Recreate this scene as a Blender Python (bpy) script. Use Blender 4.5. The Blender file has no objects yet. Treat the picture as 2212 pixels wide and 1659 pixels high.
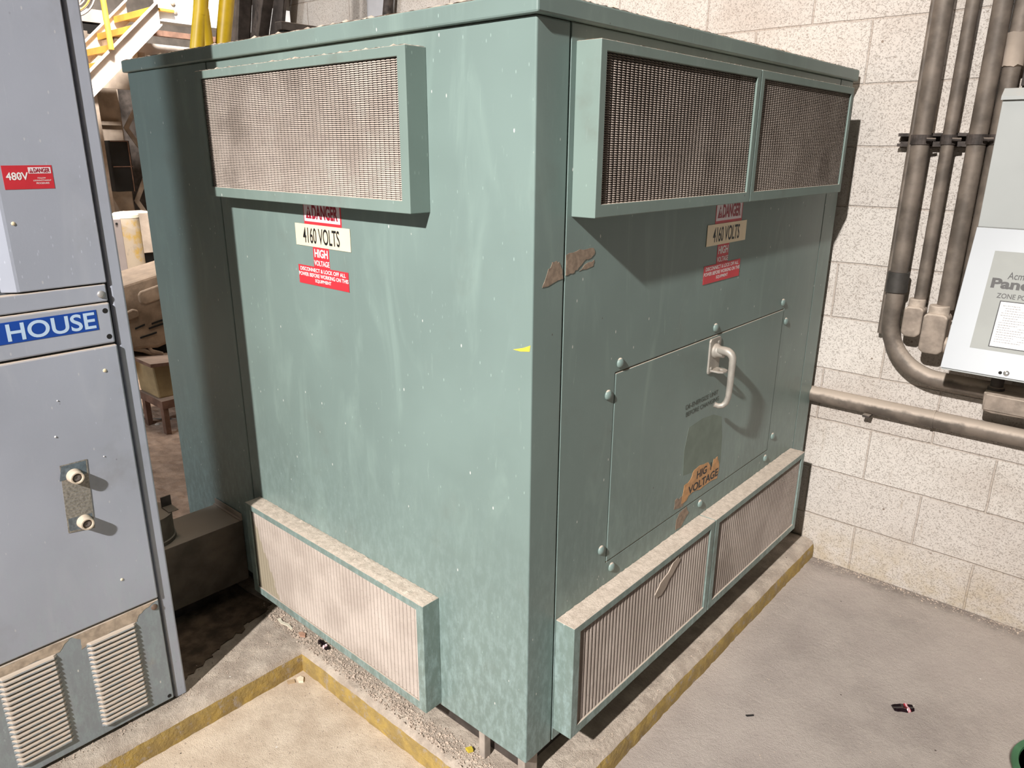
import bpy, math, random
from mathutils import Vector, Matrix
random.seed(7)
SC = bpy.context.scene
COL = SC.collection

# ------------------------------------------------------------ camera, light, exposure
F_PX = 1584.0
yaw, pitch, roll = 0.7217, -0.3093, 0.0066
Fw = Vector((-math.sin(yaw)*math.cos(pitch), math.cos(yaw)*math.cos(pitch), math.sin(pitch)))
Rt = Fw.cross(Vector((0, 0, 1))).normalized()
Up = Rt.cross(Fw)
R2 = Rt*math.cos(roll)+Up*math.sin(roll)
U2 = -Rt*math.sin(roll)+Up*math.cos(roll)
cam_d = bpy.data.cameras.new('camera')
cam_d.sensor_width = 36.0
cam_d.lens = F_PX*36.0/2212.0
cam_d.clip_start = 0.02
cam_d.clip_end = 100
cam = bpy.data.objects.new('camera', cam_d)
COL.objects.link(cam)
M = Matrix(((R2.x, U2.x, -Fw.x), (R2.y, U2.y, -Fw.y), (R2.z, U2.z, -Fw.z))).to_4x4()
cam.matrix_world = Matrix.Translation((0.90954, -1.09356, 1.594)) @ M
SC.camera = cam

SC.view_settings.view_transform = 'Standard'
SC.view_settings.look = 'None'
SC.view_settings.gamma = 1
SC.view_settings.use_curve_mapping = False
SC.view_settings.exposure = 0.0

W = bpy.data.worlds.new('hall_air')
SC.world = W
W.use_nodes = True
bg = W.node_tree.nodes['Background']
bg.inputs[0].default_value = (1.0, 0.87, 0.72, 1)
bg.inputs[1].default_value = 0.015


def lamp(name, loc, target, power, size, color, spread=180):
    d = bpy.data.lights.new(name, 'AREA')
    d.shape = 'DISK'
    d.size = size
    d.energy = power
    d.color = color
    d.spread = math.radians(spread)
    o = bpy.data.objects.new(name, d)
    COL.objects.link(o)
    v = Vector(target)-Vector(loc)
    o.rotation_euler = v.to_track_quat('-Z', 'Y').to_euler()
    o.location = loc
    return o


lamp('high_bay_light', (1.05, -5.0, 4.55), (0, 0.4, 0.9), 153, 0.16, (1.0, 0.965, 0.93), 80)
lamp('hall_fill', (-3.6, 0.75, 5.4), (-7.0, 1.6, 1.2), 300, 0.8, (1.0, 0.93, 0.86), 95)  # added fill brightening the left background, no lamp seen there
lamp('side_light', (-3.2, -3.5, 2.7), (-1.6, 0.2, 0.9), 85, 0.9, (0.84, 0.92, 1.0))
lamp('wall_fill', (-1.6, 0.5, 5.0), (-0.8, 1.74, 2.2), 60, 1.6, (1.0, 0.84, 0.70))  # added warm fill for the upper block wall, aimed from above the enclosure


# ------------------------------------------------------------ materials
def new_mat(name):
    m = bpy.data.materials.new(name)
    m.use_nodes = True
    nt = m.node_tree
    b = nt.nodes['Principled BSDF']
    return m, nt, b


class NT:
    def __init__(s, nt):
        s.nt = nt
        s.tc = nt.nodes.new('ShaderNodeTexCoord').outputs['Object']
        s.gn = None

    def n(s, t, **kw):
        x = s.nt.nodes.new(t)
        for k, v in kw.items():
            setattr(x, k, v)
        return x

    def link(s, a, b):
        s.nt.links.new(a, b)

    def mapping(s, scale=(1, 1, 1), loc=(0, 0, 0), rot=(0, 0, 0)):
        x = s.n('ShaderNodeMapping')
        x.inputs['Scale'].default_value = scale
        x.inputs['Location'].default_value = loc
        x.inputs['Rotation'].default_value = rot
        s.link(s.tc, x.inputs[0])
        return x.outputs[0]

    def noise(s, scale, detail=3, rough=0.55, vec=None, dist=0.0):
        x = s.n('ShaderNodeTexNoise')
        x.inputs['Scale'].default_value = scale
        x.inputs['Detail'].default_value = detail
        x.inputs['Roughness'].default_value = rough
        x.inputs['Distortion'].default_value = dist
        s.link(vec if vec is not None else s.tc, x.inputs['Vector'])
        return x.outputs['Fac']

    def voro(s, scale, vec=None, feature='F1', rnd=1.0):
        x = s.n('ShaderNodeTexVoronoi', feature=feature)
        x.inputs['Scale'].default_value = scale
        x.inputs['Randomness'].default_value = rnd
        s.link(vec if vec is not None else s.tc, x.inputs['Vector'])
        return x

    def ramp(s, fac, a, b, lo=0.0, hi=1.0):
        x = s.n('ShaderNodeMapRange')
        x.interpolation_type = 'SMOOTHSTEP'
        x.inputs['From Min'].default_value = a
        x.inputs['From Max'].default_value = b
        x.inputs['To Min'].default_value = lo
        x.inputs['To Max'].default_value = hi
        s.link(fac, x.inputs['Value'])
        return x.outputs[0]

    def math(s, op, a, b=None):
        x = s.n('ShaderNodeMath', operation=op)
        for i, v in enumerate((a, b)):
            if v is None:
                continue
            if isinstance(v, (int, float)):
                x.inputs[i].default_value = v
            else:
                s.link(v, x.inputs[i])
        return x.outputs[0]

    def mix(s, fac, a, b):
        x = s.n('ShaderNodeMix', data_type='RGBA')
        for i, v in ((0, fac), (6, a), (7, b)):
            if isinstance(v, (int, float)):
                x.inputs[i].default_value = v
            elif isinstance(v, tuple):
                x.inputs[i].default_value = (*v[:3], 1)
            else:
                s.link(v, x.inputs[i])
        return x.outputs[2]

    def sep(s, v):
        x = s.n('ShaderNodeSeparateXYZ')
        s.link(v, x.inputs[0])
        return x.outputs

    def normal_z(s):
        g = s.n('ShaderNodeNewGeometry')
        return s.sep(g.outputs['Normal'])[2]

    def bump(s, h, strength, dist, b):
        x = s.n('ShaderNodeBump')
        x.inputs['Strength'].default_value = strength
        x.inputs['Distance'].default_value = dist
        s.link(h, x.inputs['Height'])
        s.link(x.outputs[0], b.inputs['Normal'])
        return x


DUST = (0.60, 0.50, 0.41)


def paint(name, base, light=None, dust=1.0, fleck=1.0, wear=0.0, rough=0.5, grime=0.25, dustlo=0.35, dusthi=0.8, grimec=(0.13, 0.11, 0.085), streak=1.0):
    m, nt, b = new_mat(name)
    N = NT(nt)
    light = light or tuple(min(1, c*1.35+0.02) for c in base)
    c = N.mix(N.ramp(N.noise(2.2, 3), 0.35, 0.7), tuple(v*0.93 for v in base), tuple(v*1.06 for v in base))
    # soft rubbed clouds and vertical wipes
    rub = N.noise(1.0, 4, 0.6, N.mapping((9, 9, 2.2)), 1.2)
    c = N.mix(N.ramp(rub, 0.5, 0.8, 0, 0.35*streak), c, light)
    sc = N.noise(1.0, 5, 0.65, N.mapping((85, 85, 9)), 0.6)
    c = N.mix(N.ramp(sc, 0.64, 0.74, 0, 0.4*streak), c, light)
    if wear > 0:   # chalky corrosion near the floor
        z = N.sep(N.tc)[2]
        zone = N.math('MULTIPLY', N.ramp(z, 0.95, 0.1), N.ramp(N.noise(1.0, 6, 0.72, N.mapping((55, 55, 22))), 0.40, 0.68))
        c = N.mix(N.math('MULTIPLY', zone, wear), c, (0.40, 0.52, 0.52))
        pits = N.noise(95, 3, 0.6)
        c = N.mix(N.math('MULTIPLY', N.ramp(z, 0.7, 0.2), N.ramp(pits, 0.62, 0.72, 0, 0.6*wear)), c, (0.12, 0.17, 0.15))
    # grime patches
    g = N.noise(5.5, 5, 0.6)
    c = N.mix(N.ramp(g, 0.55, 0.78, 0, grime), c, grimec)
    # paint flecks
    v = N.voro(40, N.mapping((1, 1, 0.45)))
    sel = N.sep(v.outputs['Color'])
    f = N.math('MULTIPLY', N.ramp(v.outputs['Distance'], 0.085, 0.05), N.ramp(sel[0], 0.66, 0.68))
    c = N.mix(N.math('MULTIPLY', f, 0.75*fleck), c, (0.75, 0.74, 0.7))
    v3 = N.voro(95, N.mapping((1, 1, 0.35), (1.3, 4.1, 0)))
    s3 = N.sep(v3.outputs['Color'])
    patchy = N.ramp(N.noise(4, 3), 0.42, 0.62)
    f3 = N.math('MULTIPLY', N.math('MULTIPLY', N.ramp(v3.outputs['Distance'], 0.16, 0.08), N.ramp(s3[0], 0.70, 0.72)), patchy)
    c = N.mix(N.math('MULTIPLY', f3, 0.55*fleck), c, tuple(min(1, q*1.9+0.08) for q in base))
    v2 = N.voro(22, N.mapping((1, 1, 0.7), (3.1, 1.7, 0.4)))
    sel2 = N.sep(v2.outputs['Color'])
    f2 = N.math('MULTIPLY', N.ramp(v2.outputs['Distance'], 0.045, 0.03), N.ramp(sel2[1], 0.66, 0.68))
    c = N.mix(N.math('MULTIPLY', f2, 0.8*fleck), c, (0.06, 0.035, 0.03))
    # settled dust on whatever faces up
    if dust > 0:
        nz = N.normal_z()
        e = N.math('ADD', nz, N.math('MULTIPLY', N.math('SUBTRACT', N.noise(40, 4, 0.6), 0.5), 0.5))
        c = N.mix(N.ramp(e, dustlo, dusthi, 0, dust), c, DUST)
    N.link(c, b.inputs['Base Color'])
    b.inputs['Roughness'].default_value = rough
    b.inputs['Specular IOR Level'].default_value = 0.35
    N.bump(N.noise(180, 3, 0.6), 0.12, 0.001, b)
    return m


def plain(name, col, rough=0.6, metal=0.0, var=0.12, scale=12, dust=0.0, dustlo=0.3, bumpd=0.0):
    m, nt, b = new_mat(name)
    N = NT(nt)
    c = N.mix(N.ramp(N.noise(scale, 4), 0.3, 0.72), tuple(v*(1-var) for v in col), tuple(min(1, v*(1+var)) for v in col))
    if dust > 0:
        nz = N.normal_z()
        e = N.math('ADD', nz, N.math('MULTIPLY', N.math('SUBTRACT', N.noise(35, 4, 0.6), 0.5), 0.6))
        c = N.mix(N.ramp(e, dustlo, dustlo+0.45, 0, dust), c, DUST)
    N.link(c, b.inputs['Base Color'])
    b.inputs['Roughness'].default_value = rough
    b.inputs['Metallic'].default_value = metal
    if bumpd:
        N.bump(N.noise(scale*8, 3), 0.5, bumpd, b)
    return m


GREEN = (0.192, 0.258, 0.238)
M_green = paint('green_enamel', GREEN, light=(0.30, 0.40, 0.36), wear=0.5, rough=0.42, grime=0.18, dustlo=0.55, dusthi=0.95)
M_hood = paint('green_enamel_hood', (0.198, 0.262, 0.235), light=(0.29, 0.35, 0.33), wear=0.6, rough=0.5, grime=0.4, dustlo=0.3, dusthi=0.7)
M_bluegrey = paint('bluegrey_enamel', (0.395, 0.42, 0.49), light=(0.50, 0.52, 0.57), wear=0.3, fleck=0.45, rough=0.42, grime=0.25, dustlo=0.25, dusthi=0.6)
M_vent = paint('bluegrey_enamel_dusty', (0.27, 0.30, 0.325), light=(0.38, 0.40, 0.42), wear=0.3, rough=0.55, grime=0.8, dustlo=0.12, dusthi=0.34, grimec=(0.36, 0.29, 0.22))
M_panel = plain('light_grey_enamel', (0.44, 0.46, 0.45), 0.35, var=0.03, scale=5, dust=0.8, dustlo=0.7)
M_cover = plain('silver_grey_enamel', (0.43, 0.455, 0.48), 0.35, var=0.03, scale=5)
M_plate = plain('warm_grey_print', (0.30, 0.31, 0.29), 0.5, var=0.05, scale=9)
M_dark = plain('dark_interior', (0.012, 0.011, 0.010), 0.9, var=0.1)
M_bluesteel = plain('old_galvanised_steel', (0.17, 0.145, 0.125), 0.6, 0.25, 0.35, 20, dust=0.55, dustlo=0.2)
M_conduit = plain('dusty_conduit', (0.165, 0.135, 0.11), 0.6, 0.2, 0.35, 14, dust=0.8, dustlo=0.15)
M_fitting = plain('dusty_fitting', (0.30, 0.245, 0.20), 0.85, 0.0, 0.25, 25, dust=0.8, dustlo=0.0, bumpd=0.001)
M_darksteel = plain('dark_steel', (0.075, 0.062, 0.055), 0.6, 0.2, 0.4, 14, dust=0.5, dustlo=0.2)
M_strut = plain('grimy_strut', (0.06, 0.048, 0.042), 0.7, 0.2, 0.5, 40, dust=0.6, dustlo=0.3)
M_coupling = plain('dark_coupling', (0.055, 0.05, 0.045), 0.5, 0.2, 0.3, 20)
M_rail = plain('yellow_rail_paint', (0.50, 0.335, 0.008), 0.45, 0, 0.2, 7, dust=0.3, dustlo=0.6)
M_yellow = plain('yellow_safety_paint', (0.66, 0.38, 0.06), 0.45, 0, 0.2, 7, dust=0.5, dustlo=0.5)
M_whitesteel = plain('dusty_white_steel', (0.66, 0.59, 0.53), 0.7, 0, 0.18, 6, dust=0.6, dustlo=0.2)
M_greysteel = plain('pale_grey_steel', (0.52, 0.53, 0.54), 0.55, 0, 0.12, 5, dust=0.5, dustlo=0.3)
M_beige = plain('dust_coated_steel', (0.40, 0.33, 0.27), 0.85, 0, 0.2, 8, dust=0.7, dustlo=0.2)
M_casting = plain('dust_coated_casting', (0.30, 0.215, 0.15), 0.9, 0, 0.3, 10, dust=0.3, dustlo=0.2, bumpd=0.003)
M_brown = plain('rusty_brown_steel', (0.21, 0.12, 0.085), 0.8, 0, 0.3, 14, dust=0.4, dustlo=0.3)
M_slab = plain('pale_concrete', (0.60, 0.52, 0.44), 0.9, 0, 0.15, 6)
M_tan = plain('tan_block', (0.40, 0.30, 0.16), 0.85, 0, 0.25, 7)
M_black = plain('black_ink', (0.012, 0.012, 0.013), 0.5, var=0.0)
M_white = plain('white_ink', (0.86, 0.83, 0.82), 0.5, var=0.02)
M_red = plain('red_label', (0.60, 0.035, 0.05), 0.4, var=0.06)
M_redink = plain('dark_red_ink', (0.33, 0.012, 0.03), 0.45, var=0.03)
M_labelwhite = plain('white_label', (0.82, 0.72, 0.75), 0.4, var=0.03)
M_cream = plain('cream_label', (0.90, 0.76, 0.53), 0.45, var=0.04)
M_blue = plain('blue_label', (0.012, 0.07, 0.38), 0.4, var=0.06)
M_paleblue = plain('pale_blue_ink', (0.56, 0.72, 0.92), 0.45, var=0.02)
M_greyink = plain('dark_grey_ink', (0.045, 0.042, 0.04), 0.5, var=0.0)
M_greyprint = plain('faded_grey_print', (0.30, 0.29, 0.28), 0.6, var=0.05)
M_stencil = plain('faded_black_stencil', (0.085, 0.10, 0.085), 0.6, var=0.2, scale=60)
M_paper = plain('white_paper_label', (0.88, 0.84, 0.83), 0.4, var=0.02)
M_orange = plain('aged_orange_sticker', (0.60, 0.33, 0.15), 0.7, var=0.15, scale=50)
M_glue = plain('adhesive_residue', (0.30, 0.225, 0.165), 0.85, var=0.25, scale=70)
M_residue = plain('dull_residue', (0.19, 0.235, 0.195), 0.75, var=0.1, scale=15)
M_yellowchip = plain('yellow_paint_scrape', (0.72, 0.56, 0.06), 0.6, var=0.1)
M_buttonring = plain('dusty_ivory_plastic', (0.66, 0.55, 0.43), 0.7, var=0.1, scale=60)
M_buttoncap = plain('grey_button', (0.13, 0.11, 0.10), 0.5, var=0.25, scale=80)
M_steelscrew = plain('steel_screw', (0.42, 0.41, 0.40), 0.45, 0.4, 0.1, 60)
M_smear = plain('beige_dust_smear', (0.46, 0.37, 0.285), 0.9, var=0.25, scale=45)
M_etch = plain('etched_plate', (0.27, 0.25, 0.215), 0.6, 0.1, 0.35, 160)
M_foil = plain('black_foil', (0.015, 0.008, 0.010), 0.12, 0.0, 0.5, 40)
M_redfoil = plain('red_foil', (0.30, 0.02, 0.03), 0.2, 0.0, 0.5, 40)
M_pinkfoil = plain('pink_white_foil', (0.75, 0.5, 0.52), 0.25, 0.0, 0.2, 40)
M_scrap = plain('white_scrap', (0.85, 0.78, 0.62), 0.6, var=0.05)
M_palegrit = plain('pale_stone', (0.52, 0.42, 0.34), 0.9, var=0.25, scale=60)
M_palechan = plain('pale_channel_paint', (0.42, 0.36, 0.31), 0.8, var=0.2, scale=20, dust=0.6)
M_bucket = plain('dark_green_plastic', (0.012, 0.06, 0.028), 0.3, var=0.3, scale=14)
M_bucketrim = plain('green_plastic_rim', (0.055, 0.16, 0.075), 0.35, var=0.2, scale=20)
M_lampwhite = plain('grey_white_strip', (0.50, 0.50, 0.52), 0.6, var=0.06)
M_cable = plain('grey_cable', (0.36, 0.32, 0.29), 0.6, var=0.2)


def mat_dustlayer():
    m, nt, b = new_mat('settled_dust')
    N = NT(nt)
    c = N.mix(N.ramp(N.noise(60, 5, 0.7), 0.3, 0.7), (0.52, 0.43, 0.35), (0.72, 0.61, 0.51))
    sp = N.noise(260, 2, 0.6)
    c = N.mix(N.ramp(sp, 0.62, 0.72, 0, 0.6), c, (0.17, 0.12, 0.09))
    N.link(c, b.inputs['Base Color'])
    b.inputs['Roughness'].default_value = 0.95
    N.bump(N.noise(170, 4, 0.7), 0.8, 0.003, b)
    return m


M_dust = mat_dustlayer()


def mat_screen():
    m, nt, b = new_mat('louvered_metal_mesh')
    N = NT(nt)
    c = N.mix(N.ramp(N.noise(7, 4, 0.6), 0.35, 0.7), (0.42, 0.35, 0.30), (0.54, 0.46, 0.40))
    c = N.mix(N.ramp(N.noise(4.3, 3, 0.5, N.mapping((1, 1, 1), (5, 2, 1))), 0.60, 0.76, 0, 0.5), c, (0.20, 0.155, 0.125))
    c = N.mix(N.ramp(N.noise(160, 2, 0.6), 0.6, 0.75, 0, 0.4), c, (0.2, 0.15, 0.12))
    # bare, oily corner of the lower left screen where the dust has come off
    xyz = N.sep(N.tc)
    e = N.math('ADD', N.math('ADD', xyz[0], N.math('MULTIPLY', xyz[2], 0.48)), N.math('MULTIPLY', N.math('SUBTRACT', N.noise(30, 4), 0.5), 0.05))
    m2 = N.math('MULTIPLY', N.ramp(e, -0.895, -0.905), N.ramp(xyz[2], 0.6, 0.55))
    c = N.mix(N.math('MULTIPLY', m2, 0.8), c, (0.30, 0.255, 0.17))
    N.link(c, b.inputs['Base Color'])
    b.inputs['Roughness'].default_value = 0.85
    return m


M_screen = mat_screen()


def mat_concrete(name, sandy=False):
    m, nt, b = new_mat(name)
    N = NT(nt)
    c = N.mix(N.ramp(N.noise(1.7, 5, 0.6), 0.3, 0.7), (0.385, 0.33, 0.295), (0.53, 0.455, 0.41))
    c = N.mix(N.ramp(N.noise(6.5, 6, 0.7), 0.35, 0.7, 0, 0.5), c, (0.60, 0.53, 0.47))
    # sandy spill: trodden grit left of the pad corner
    x = N.sep(N.tc)[0]
    mk = N.math('ADD', N.ramp(x, 0.15, -0.35), N.math('MULTIPLY', N.math('SUBTRACT', N.noise(3, 4), 0.5), 0.5))
    sand = N.mix(N.ramp(N.noise(9, 5, 0.65), 0.3, 0.7), (0.60, 0.475, 0.36), (0.80, 0.67, 0.53))
    c = N.mix(N.ramp(mk, 0.3, 0.8), c, sand)
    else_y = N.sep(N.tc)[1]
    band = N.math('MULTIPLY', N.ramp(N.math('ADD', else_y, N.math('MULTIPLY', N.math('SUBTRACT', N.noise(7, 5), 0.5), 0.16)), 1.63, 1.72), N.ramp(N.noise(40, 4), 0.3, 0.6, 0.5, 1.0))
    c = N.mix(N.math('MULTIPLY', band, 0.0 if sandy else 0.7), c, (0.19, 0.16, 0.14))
    if sandy:
        c = N.mix(N.ramp(N.noise(14, 5, 0.7), 0.35, 0.7), (0.50, 0.41, 0.335), (0.76, 0.65, 0.54))
    # speckle
    c = N.mix(N.ramp(N.noise(330, 3, 0.7), 0.60, 0.74, 0, 0.55), c, (0.16, 0.12, 0.095))
    c = N.mix(N.ramp(N.noise(240, 2, 0.6, N.mapping((1, 1, 1), (7, 3, 1))), 0.64, 0.75, 0, 0.6), c, (0.7, 0.62, 0.55))
    v = N.voro(18)
    s = N.sep(v.outputs['Color'])
    c = N.mix(N.math('MULTIPLY', N.ramp(v.outputs['Distance'], 0.06, 0.045), N.ramp(s[0], 0.86, 0.87)), c, (0.11, 0.085, 0.07))
    v = N.voro(11, N.mapping((1, 1, 1), (2, 5, 0)))
    s = N.sep(v.outputs['Color'])
    c = N.mix(N.math('MULTIPLY', N.ramp(v.outputs['Distance'], 0.035, 0.025), N.ramp(s[1], 0.7, 0.72)), c, (0.85, 0.8, 0.74))
    N.link(c, b.inputs['Base Color'])
    b.inputs['Roughness'].default_value = 0.92
    h = N.math('ADD', N.math('MULTIPLY', N.noise(55, 6, 0.75), 1.0), N.math('MULTIPLY', N.noise(330, 3, 0.7), 0.5))
    N.bump(h, 0.9, 0.008 if sandy else 0.005, b)
    return m


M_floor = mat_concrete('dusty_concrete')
M_pad = mat_concrete('gritty_pad_concrete', True)


def mat_yellowedge():
    m, nt, b = new_mat('worn_yellow_edge_paint')
    N = NT(nt)
    c = N.mix(N.ramp(N.noise(18, 5, 0.65), 0.35, 0.7), (0.34, 0.24, 0.09), (0.52, 0.36, 0.10))
    c = N.mix(N.ramp(N.noise(30, 5, 0.7, N.mapping((1, 1, 1), (3, 3, 3))), 0.54, 0.66, 0, 0.9), c, (0.40, 0.33, 0.26))
    c = N.mix(N.ramp(N.noise(160, 3, 0.7), 0.6, 0.72, 0, 0.6), c, (0.16, 0.11, 0.06))
    N.link(c, b.inputs['Base Color'])
    b.inputs['Roughness'].default_value = 0.85
    N.bump(N.noise(70, 5, 0.7), 0.9, 0.006, b)
    return m


M_yedge = mat_yellowedge()


def mat_block(xs, zs, name='painted_concrete_block'):
    m, nt, b = new_mat(name)
    N = NT(nt)
    sx = N.sep(N.tc)
    cb = N.n('ShaderNodeCombineXYZ')
    # slight waviness keeps the joints hand-laid
    w = N.math('MULTIPLY', N.math('SUBTRACT', N.noise(9, 3), 0.5), 0.006)
    N.link(N.math('ADD', N.math('ADD', sx[0], xs), w), cb.inputs[0])
    N.link(N.math('ADD', N.math('ADD', sx[2], zs), w), cb.inputs[1])
    br = N.n('ShaderNodeTexBrick')
    br.offset = 0.5
    N.link(cb.outputs[0], br.inputs['Vector'])
    br.inputs['Scale'].default_value = 1.0
    br.inputs['Brick Width'].default_value = 0.4064
    br.inputs['Row Height'].default_value = 0.2032
    br.inputs['Mortar Size'].default_value = 0.0045
    br.inputs['Mortar Smooth'].default_value = 0.6
    br.inputs['Bias'].default_value = 0
    br.inputs['Color1'].default_value = (0.61, 0.555, 0.505, 1)
    br.inputs['Color2'].default_value = (0.69, 0.64, 0.585, 1)
    br.inputs['Mortar'].default_value = (0.55, 0.48, 0.42, 1)
    c = br.outputs['Color']
    # worm-like pits of the block face, filled with dirt
    pit = N.noise(210, 4, 0.65, None, 0.6)
    c = N.mix(N.ramp(pit, 0.56, 0.68, 0, 0.7), c, (0.27, 0.205, 0.16))
    c = N.mix(N.ramp(N.noise(2.2, 5, 0.6), 0.45, 0.75, 0, 0.45), c, (0.36, 0.28, 0.22))
    # runs and grime near the floor
    z = sx[2]
    low = N.math('MULTIPLY', N.ramp(z, 0.28, 0.0), N.ramp(N.noise(11, 5, 0.7), 0.3, 0.7))
    c = N.mix(N.math('MULTIPLY', low, 0.6), c, (0.46, 0.36, 0.22))
    run = N.noise(1.0, 4, 0.6, N.mapping((26, 26, 3.5)))
    c = N.mix(N.math('MULTIPLY', N.ramp(z, 0.7, 0.3), N.ramp(run, 0.62, 0.72, 0, 0.4)), c, (0.38, 0.29, 0.2))
    sp = N.voro(16)
    s = N.sep(sp.outputs['Color'])
    c = N.mix(N.math('MULTIPLY', N.ramp(sp.outputs['Distance'], 0.09, 0.05), N.ramp(s[0], 0.86, 0.88, 0, 0.8)), c, (0.2, 0.14, 0.1))
    # dusty dark joint below the lit lip
    N.link(c, b.inputs['Base Color'])
    b.inputs['Roughness'].default_value = 0.85
    h = N.math('ADD', N.math('MULTIPLY', br.outputs['Fac'], -1.0), N.math('MULTIPLY', N.ramp(pit, 0.7, 0.5), 0.30))
    N.bump(h, 0.8, 0.0045, b)
    return m


M_block = mat_block(-0.0189, 0.0136)


# ------------------------------------------------------------ mesh helpers
def root(name, label, cat, loc=(0, 0, 0), group=None):
    o = bpy.data.objects.new(name, None)
    o.empty_display_size = 0.1
    COL.objects.link(o)
    o.location = loc
    tag(o, label, cat, group)
    return o


def tag(o, label=None, cat=None, group=None, kind=None):
    if label:
        o['label'] = label
    if cat:
        o['category'] = cat
    if group:
        o['group'] = group
    if kind:
        o['kind'] = kind
    return o


def world_inv(p):
    m = Matrix.Identity(4)
    ch = []
    while p is not None:
        ch.append(p)
        p = p.parent
    for q in reversed(ch):
        m = m @ q.matrix_parent_inverse @ Matrix.Translation(q.location)
    return m.inverted()


class MB:
    """collects geometry; fm maps local (u, w, v) to world"""
    def __init__(s, fm=None):
        s.v = []
        s.f = []
        s.fm = fm or (lambda u, w, z: (u, w, z))

    def add(s, vs, fs):
        k = len(s.v)
        s.v += [s.fm(*p) for p in vs]
        s.f += [tuple(i+k for i in f) for f in fs]

    def box(s, x0, x1, y0, y1, z0, z1):
        v = [(x, y, z) for z in (z0, z1) for y in (y0, y1) for x in (x0, x1)]
        s.add(v, [(0, 2, 3, 1), (4, 5, 7, 6), (0, 1, 5, 4), (2, 6, 7, 3), (0, 4, 6, 2), (1, 3, 7, 5)])
        return s

    def loops(s, loops, closed=False, caps=True):
        n = len(loops[0])
        v = [p for l in loops for p in l]
        f = []
        m = len(loops)
        for i in range(m if closed else m-1):
            a, b = i*n, ((i+1) % m)*n
            for j in range(n):
                k = (j+1) % n
                f.append((a+j, a+k, b+k, b+j))
        if caps and not closed:
            f.append(tuple(range(n-1, -1, -1)))
            f.append(tuple(range((m-1)*n, m*n)))
        s.add(v, f)
        return s

    def prism(s, poly, a, b, axis='y'):
        """poly of 2D points extruded along axis from a to b"""
        def P(p, t):
            return {'x': (t, p[0], p[1]), 'y': (p[0], t, p[1]), 'z': (p[0], p[1], t)}[axis]
        return s.loops([[P(p, a) for p in poly], [P(p, b) for p in poly]])

    def tube(s, pts, r, n=16, caps=True):
        pts = [Vector(p) for p in pts]
        rr = r if isinstance(r, (list, tuple)) else [r]*len(pts)
        loops = []
        t0 = (pts[1]-pts[0]).normalized()
        ref = Vector((0, 0, 1)) if abs(t0.z) < 0.9 else Vector((1, 0, 0))
        nrm = t0.cross(ref).normalized()
        for i, p in enumerate(pts):
            if i == 0:
                t = pts[1]-pts[0]
            elif i == len(pts)-1:
                t = pts[-1]-pts[-2]
            else:
                t = (pts[i+1]-pts[i]).normalized()+(pts[i]-pts[i-1]).normalized()
            t.normalize()
            nrm = (nrm-t*nrm.dot(t)).normalized()
            bn = t.cross(nrm)
            loops.append([tuple(p+nrm*math.cos(a)*rr[i]+bn*math.sin(a)*rr[i]) for a in [2*math.pi*k/n for k in range(n)]])
        return s.loops(loops, caps=caps)

    def cyl(s, p, q, r, n=24, r2=None):
        return s.tube([p, q], [r, r if r2 is None else r2], n)

    def lathe(s, c, ax, prof, n=24):
        """prof: list of (radius, height along ax) from c"""
        ax = Vector(ax).normalized()
        c = Vector(c)
        ref = Vector((0, 0, 1)) if abs(ax.z) < 0.9 else Vector((1, 0, 0))
        a1 = ax.cross(ref).normalized()
        a2 = ax.cross(a1)
        return s.loops([[tuple(c+ax*h+a1*math.cos(t)*r+a2*math.sin(t)*r) for t in [2*math.pi*k/n for k in range(n)]] for r, h in prof])

    def build(s, name, mat, parent=None, bevel=0.0, smooth=False, seg=2, label=None, kind=None):
        me = bpy.data.meshes.new(name)
        off = Matrix.Identity(4)
        me.from_pydata(s.v, [], s.f)
        me.materials.append(mat)
        import bmesh
        bm = bmesh.new()
        bm.from_mesh(me)
        bmesh.ops.recalc_face_normals(bm, faces=bm.faces)
        bm.to_mesh(me)
        bm.free()
        if smooth:
            me.polygons.foreach_set('use_smooth', [True]*len(me.polygons))
            me.set_sharp_from_angle(angle=math.radians(38))
        o = bpy.data.objects.new(name, me)
        COL.objects.link(o)
        if parent is not None:
            o.parent = parent
            o.matrix_parent_inverse = world_inv(parent)
        if bevel:
            b = o.modifiers.new('bevel', 'BEVEL')
            b.width = bevel
            b.segments = seg
            b.limit_method = 'ANGLE'
            b.angle_limit = math.radians(40)
        tag(o, label, kind=kind)
        return o


def ring(mb, u0, u1, z0, z1, w0, w1, iu0, iu1, iz0, iz1):
    def R(a, b, c, d, w):
        return [(a, w, c), (b, w, c), (b, w, d), (a, w, d)]
    mb.loops([R(u0, u1, z0, z1, w0), R(u0, u1, z0, z1, w1), R(iu0, iu1, iz0, iz1, w1), R(iu0, iu1, iz0, iz1, w0)], closed=True)


def arc(c, r, a0, a1, n, e1, e2):
    c, e1, e2 = Vector(c), Vector(e1), Vector(e2)
    return [tuple(c+e1*r*math.cos(math.radians(a0+(a1-a0)*i/n))+e2*r*math.sin(math.radians(a0+(a1-a0)*i/n))) for i in range(n+1)]


FA = lambda u, w, v: (u, -w, v)          # left face of the enclosure (looks to -Y)
FB = lambda u, w, v: (w, u, v)           # right face of the enclosure (looks to +X)
XC = -0.955
FC = lambda u, w, v: (XC+w, u, v)        # front of the blue-grey cabinet (looks to +X)
SL = math.hypot(0.15, 0.415)


def FS(u, w, v):                         # sloping cover of the wall panel; v = distance down the slope, negative upwards
    s = -v
    return (u, 1.586-0.15*s/SL-w*0.415/SL, 1.376-0.415*s/SL+w*0.15/SL)


_font_cache = {}


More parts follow.
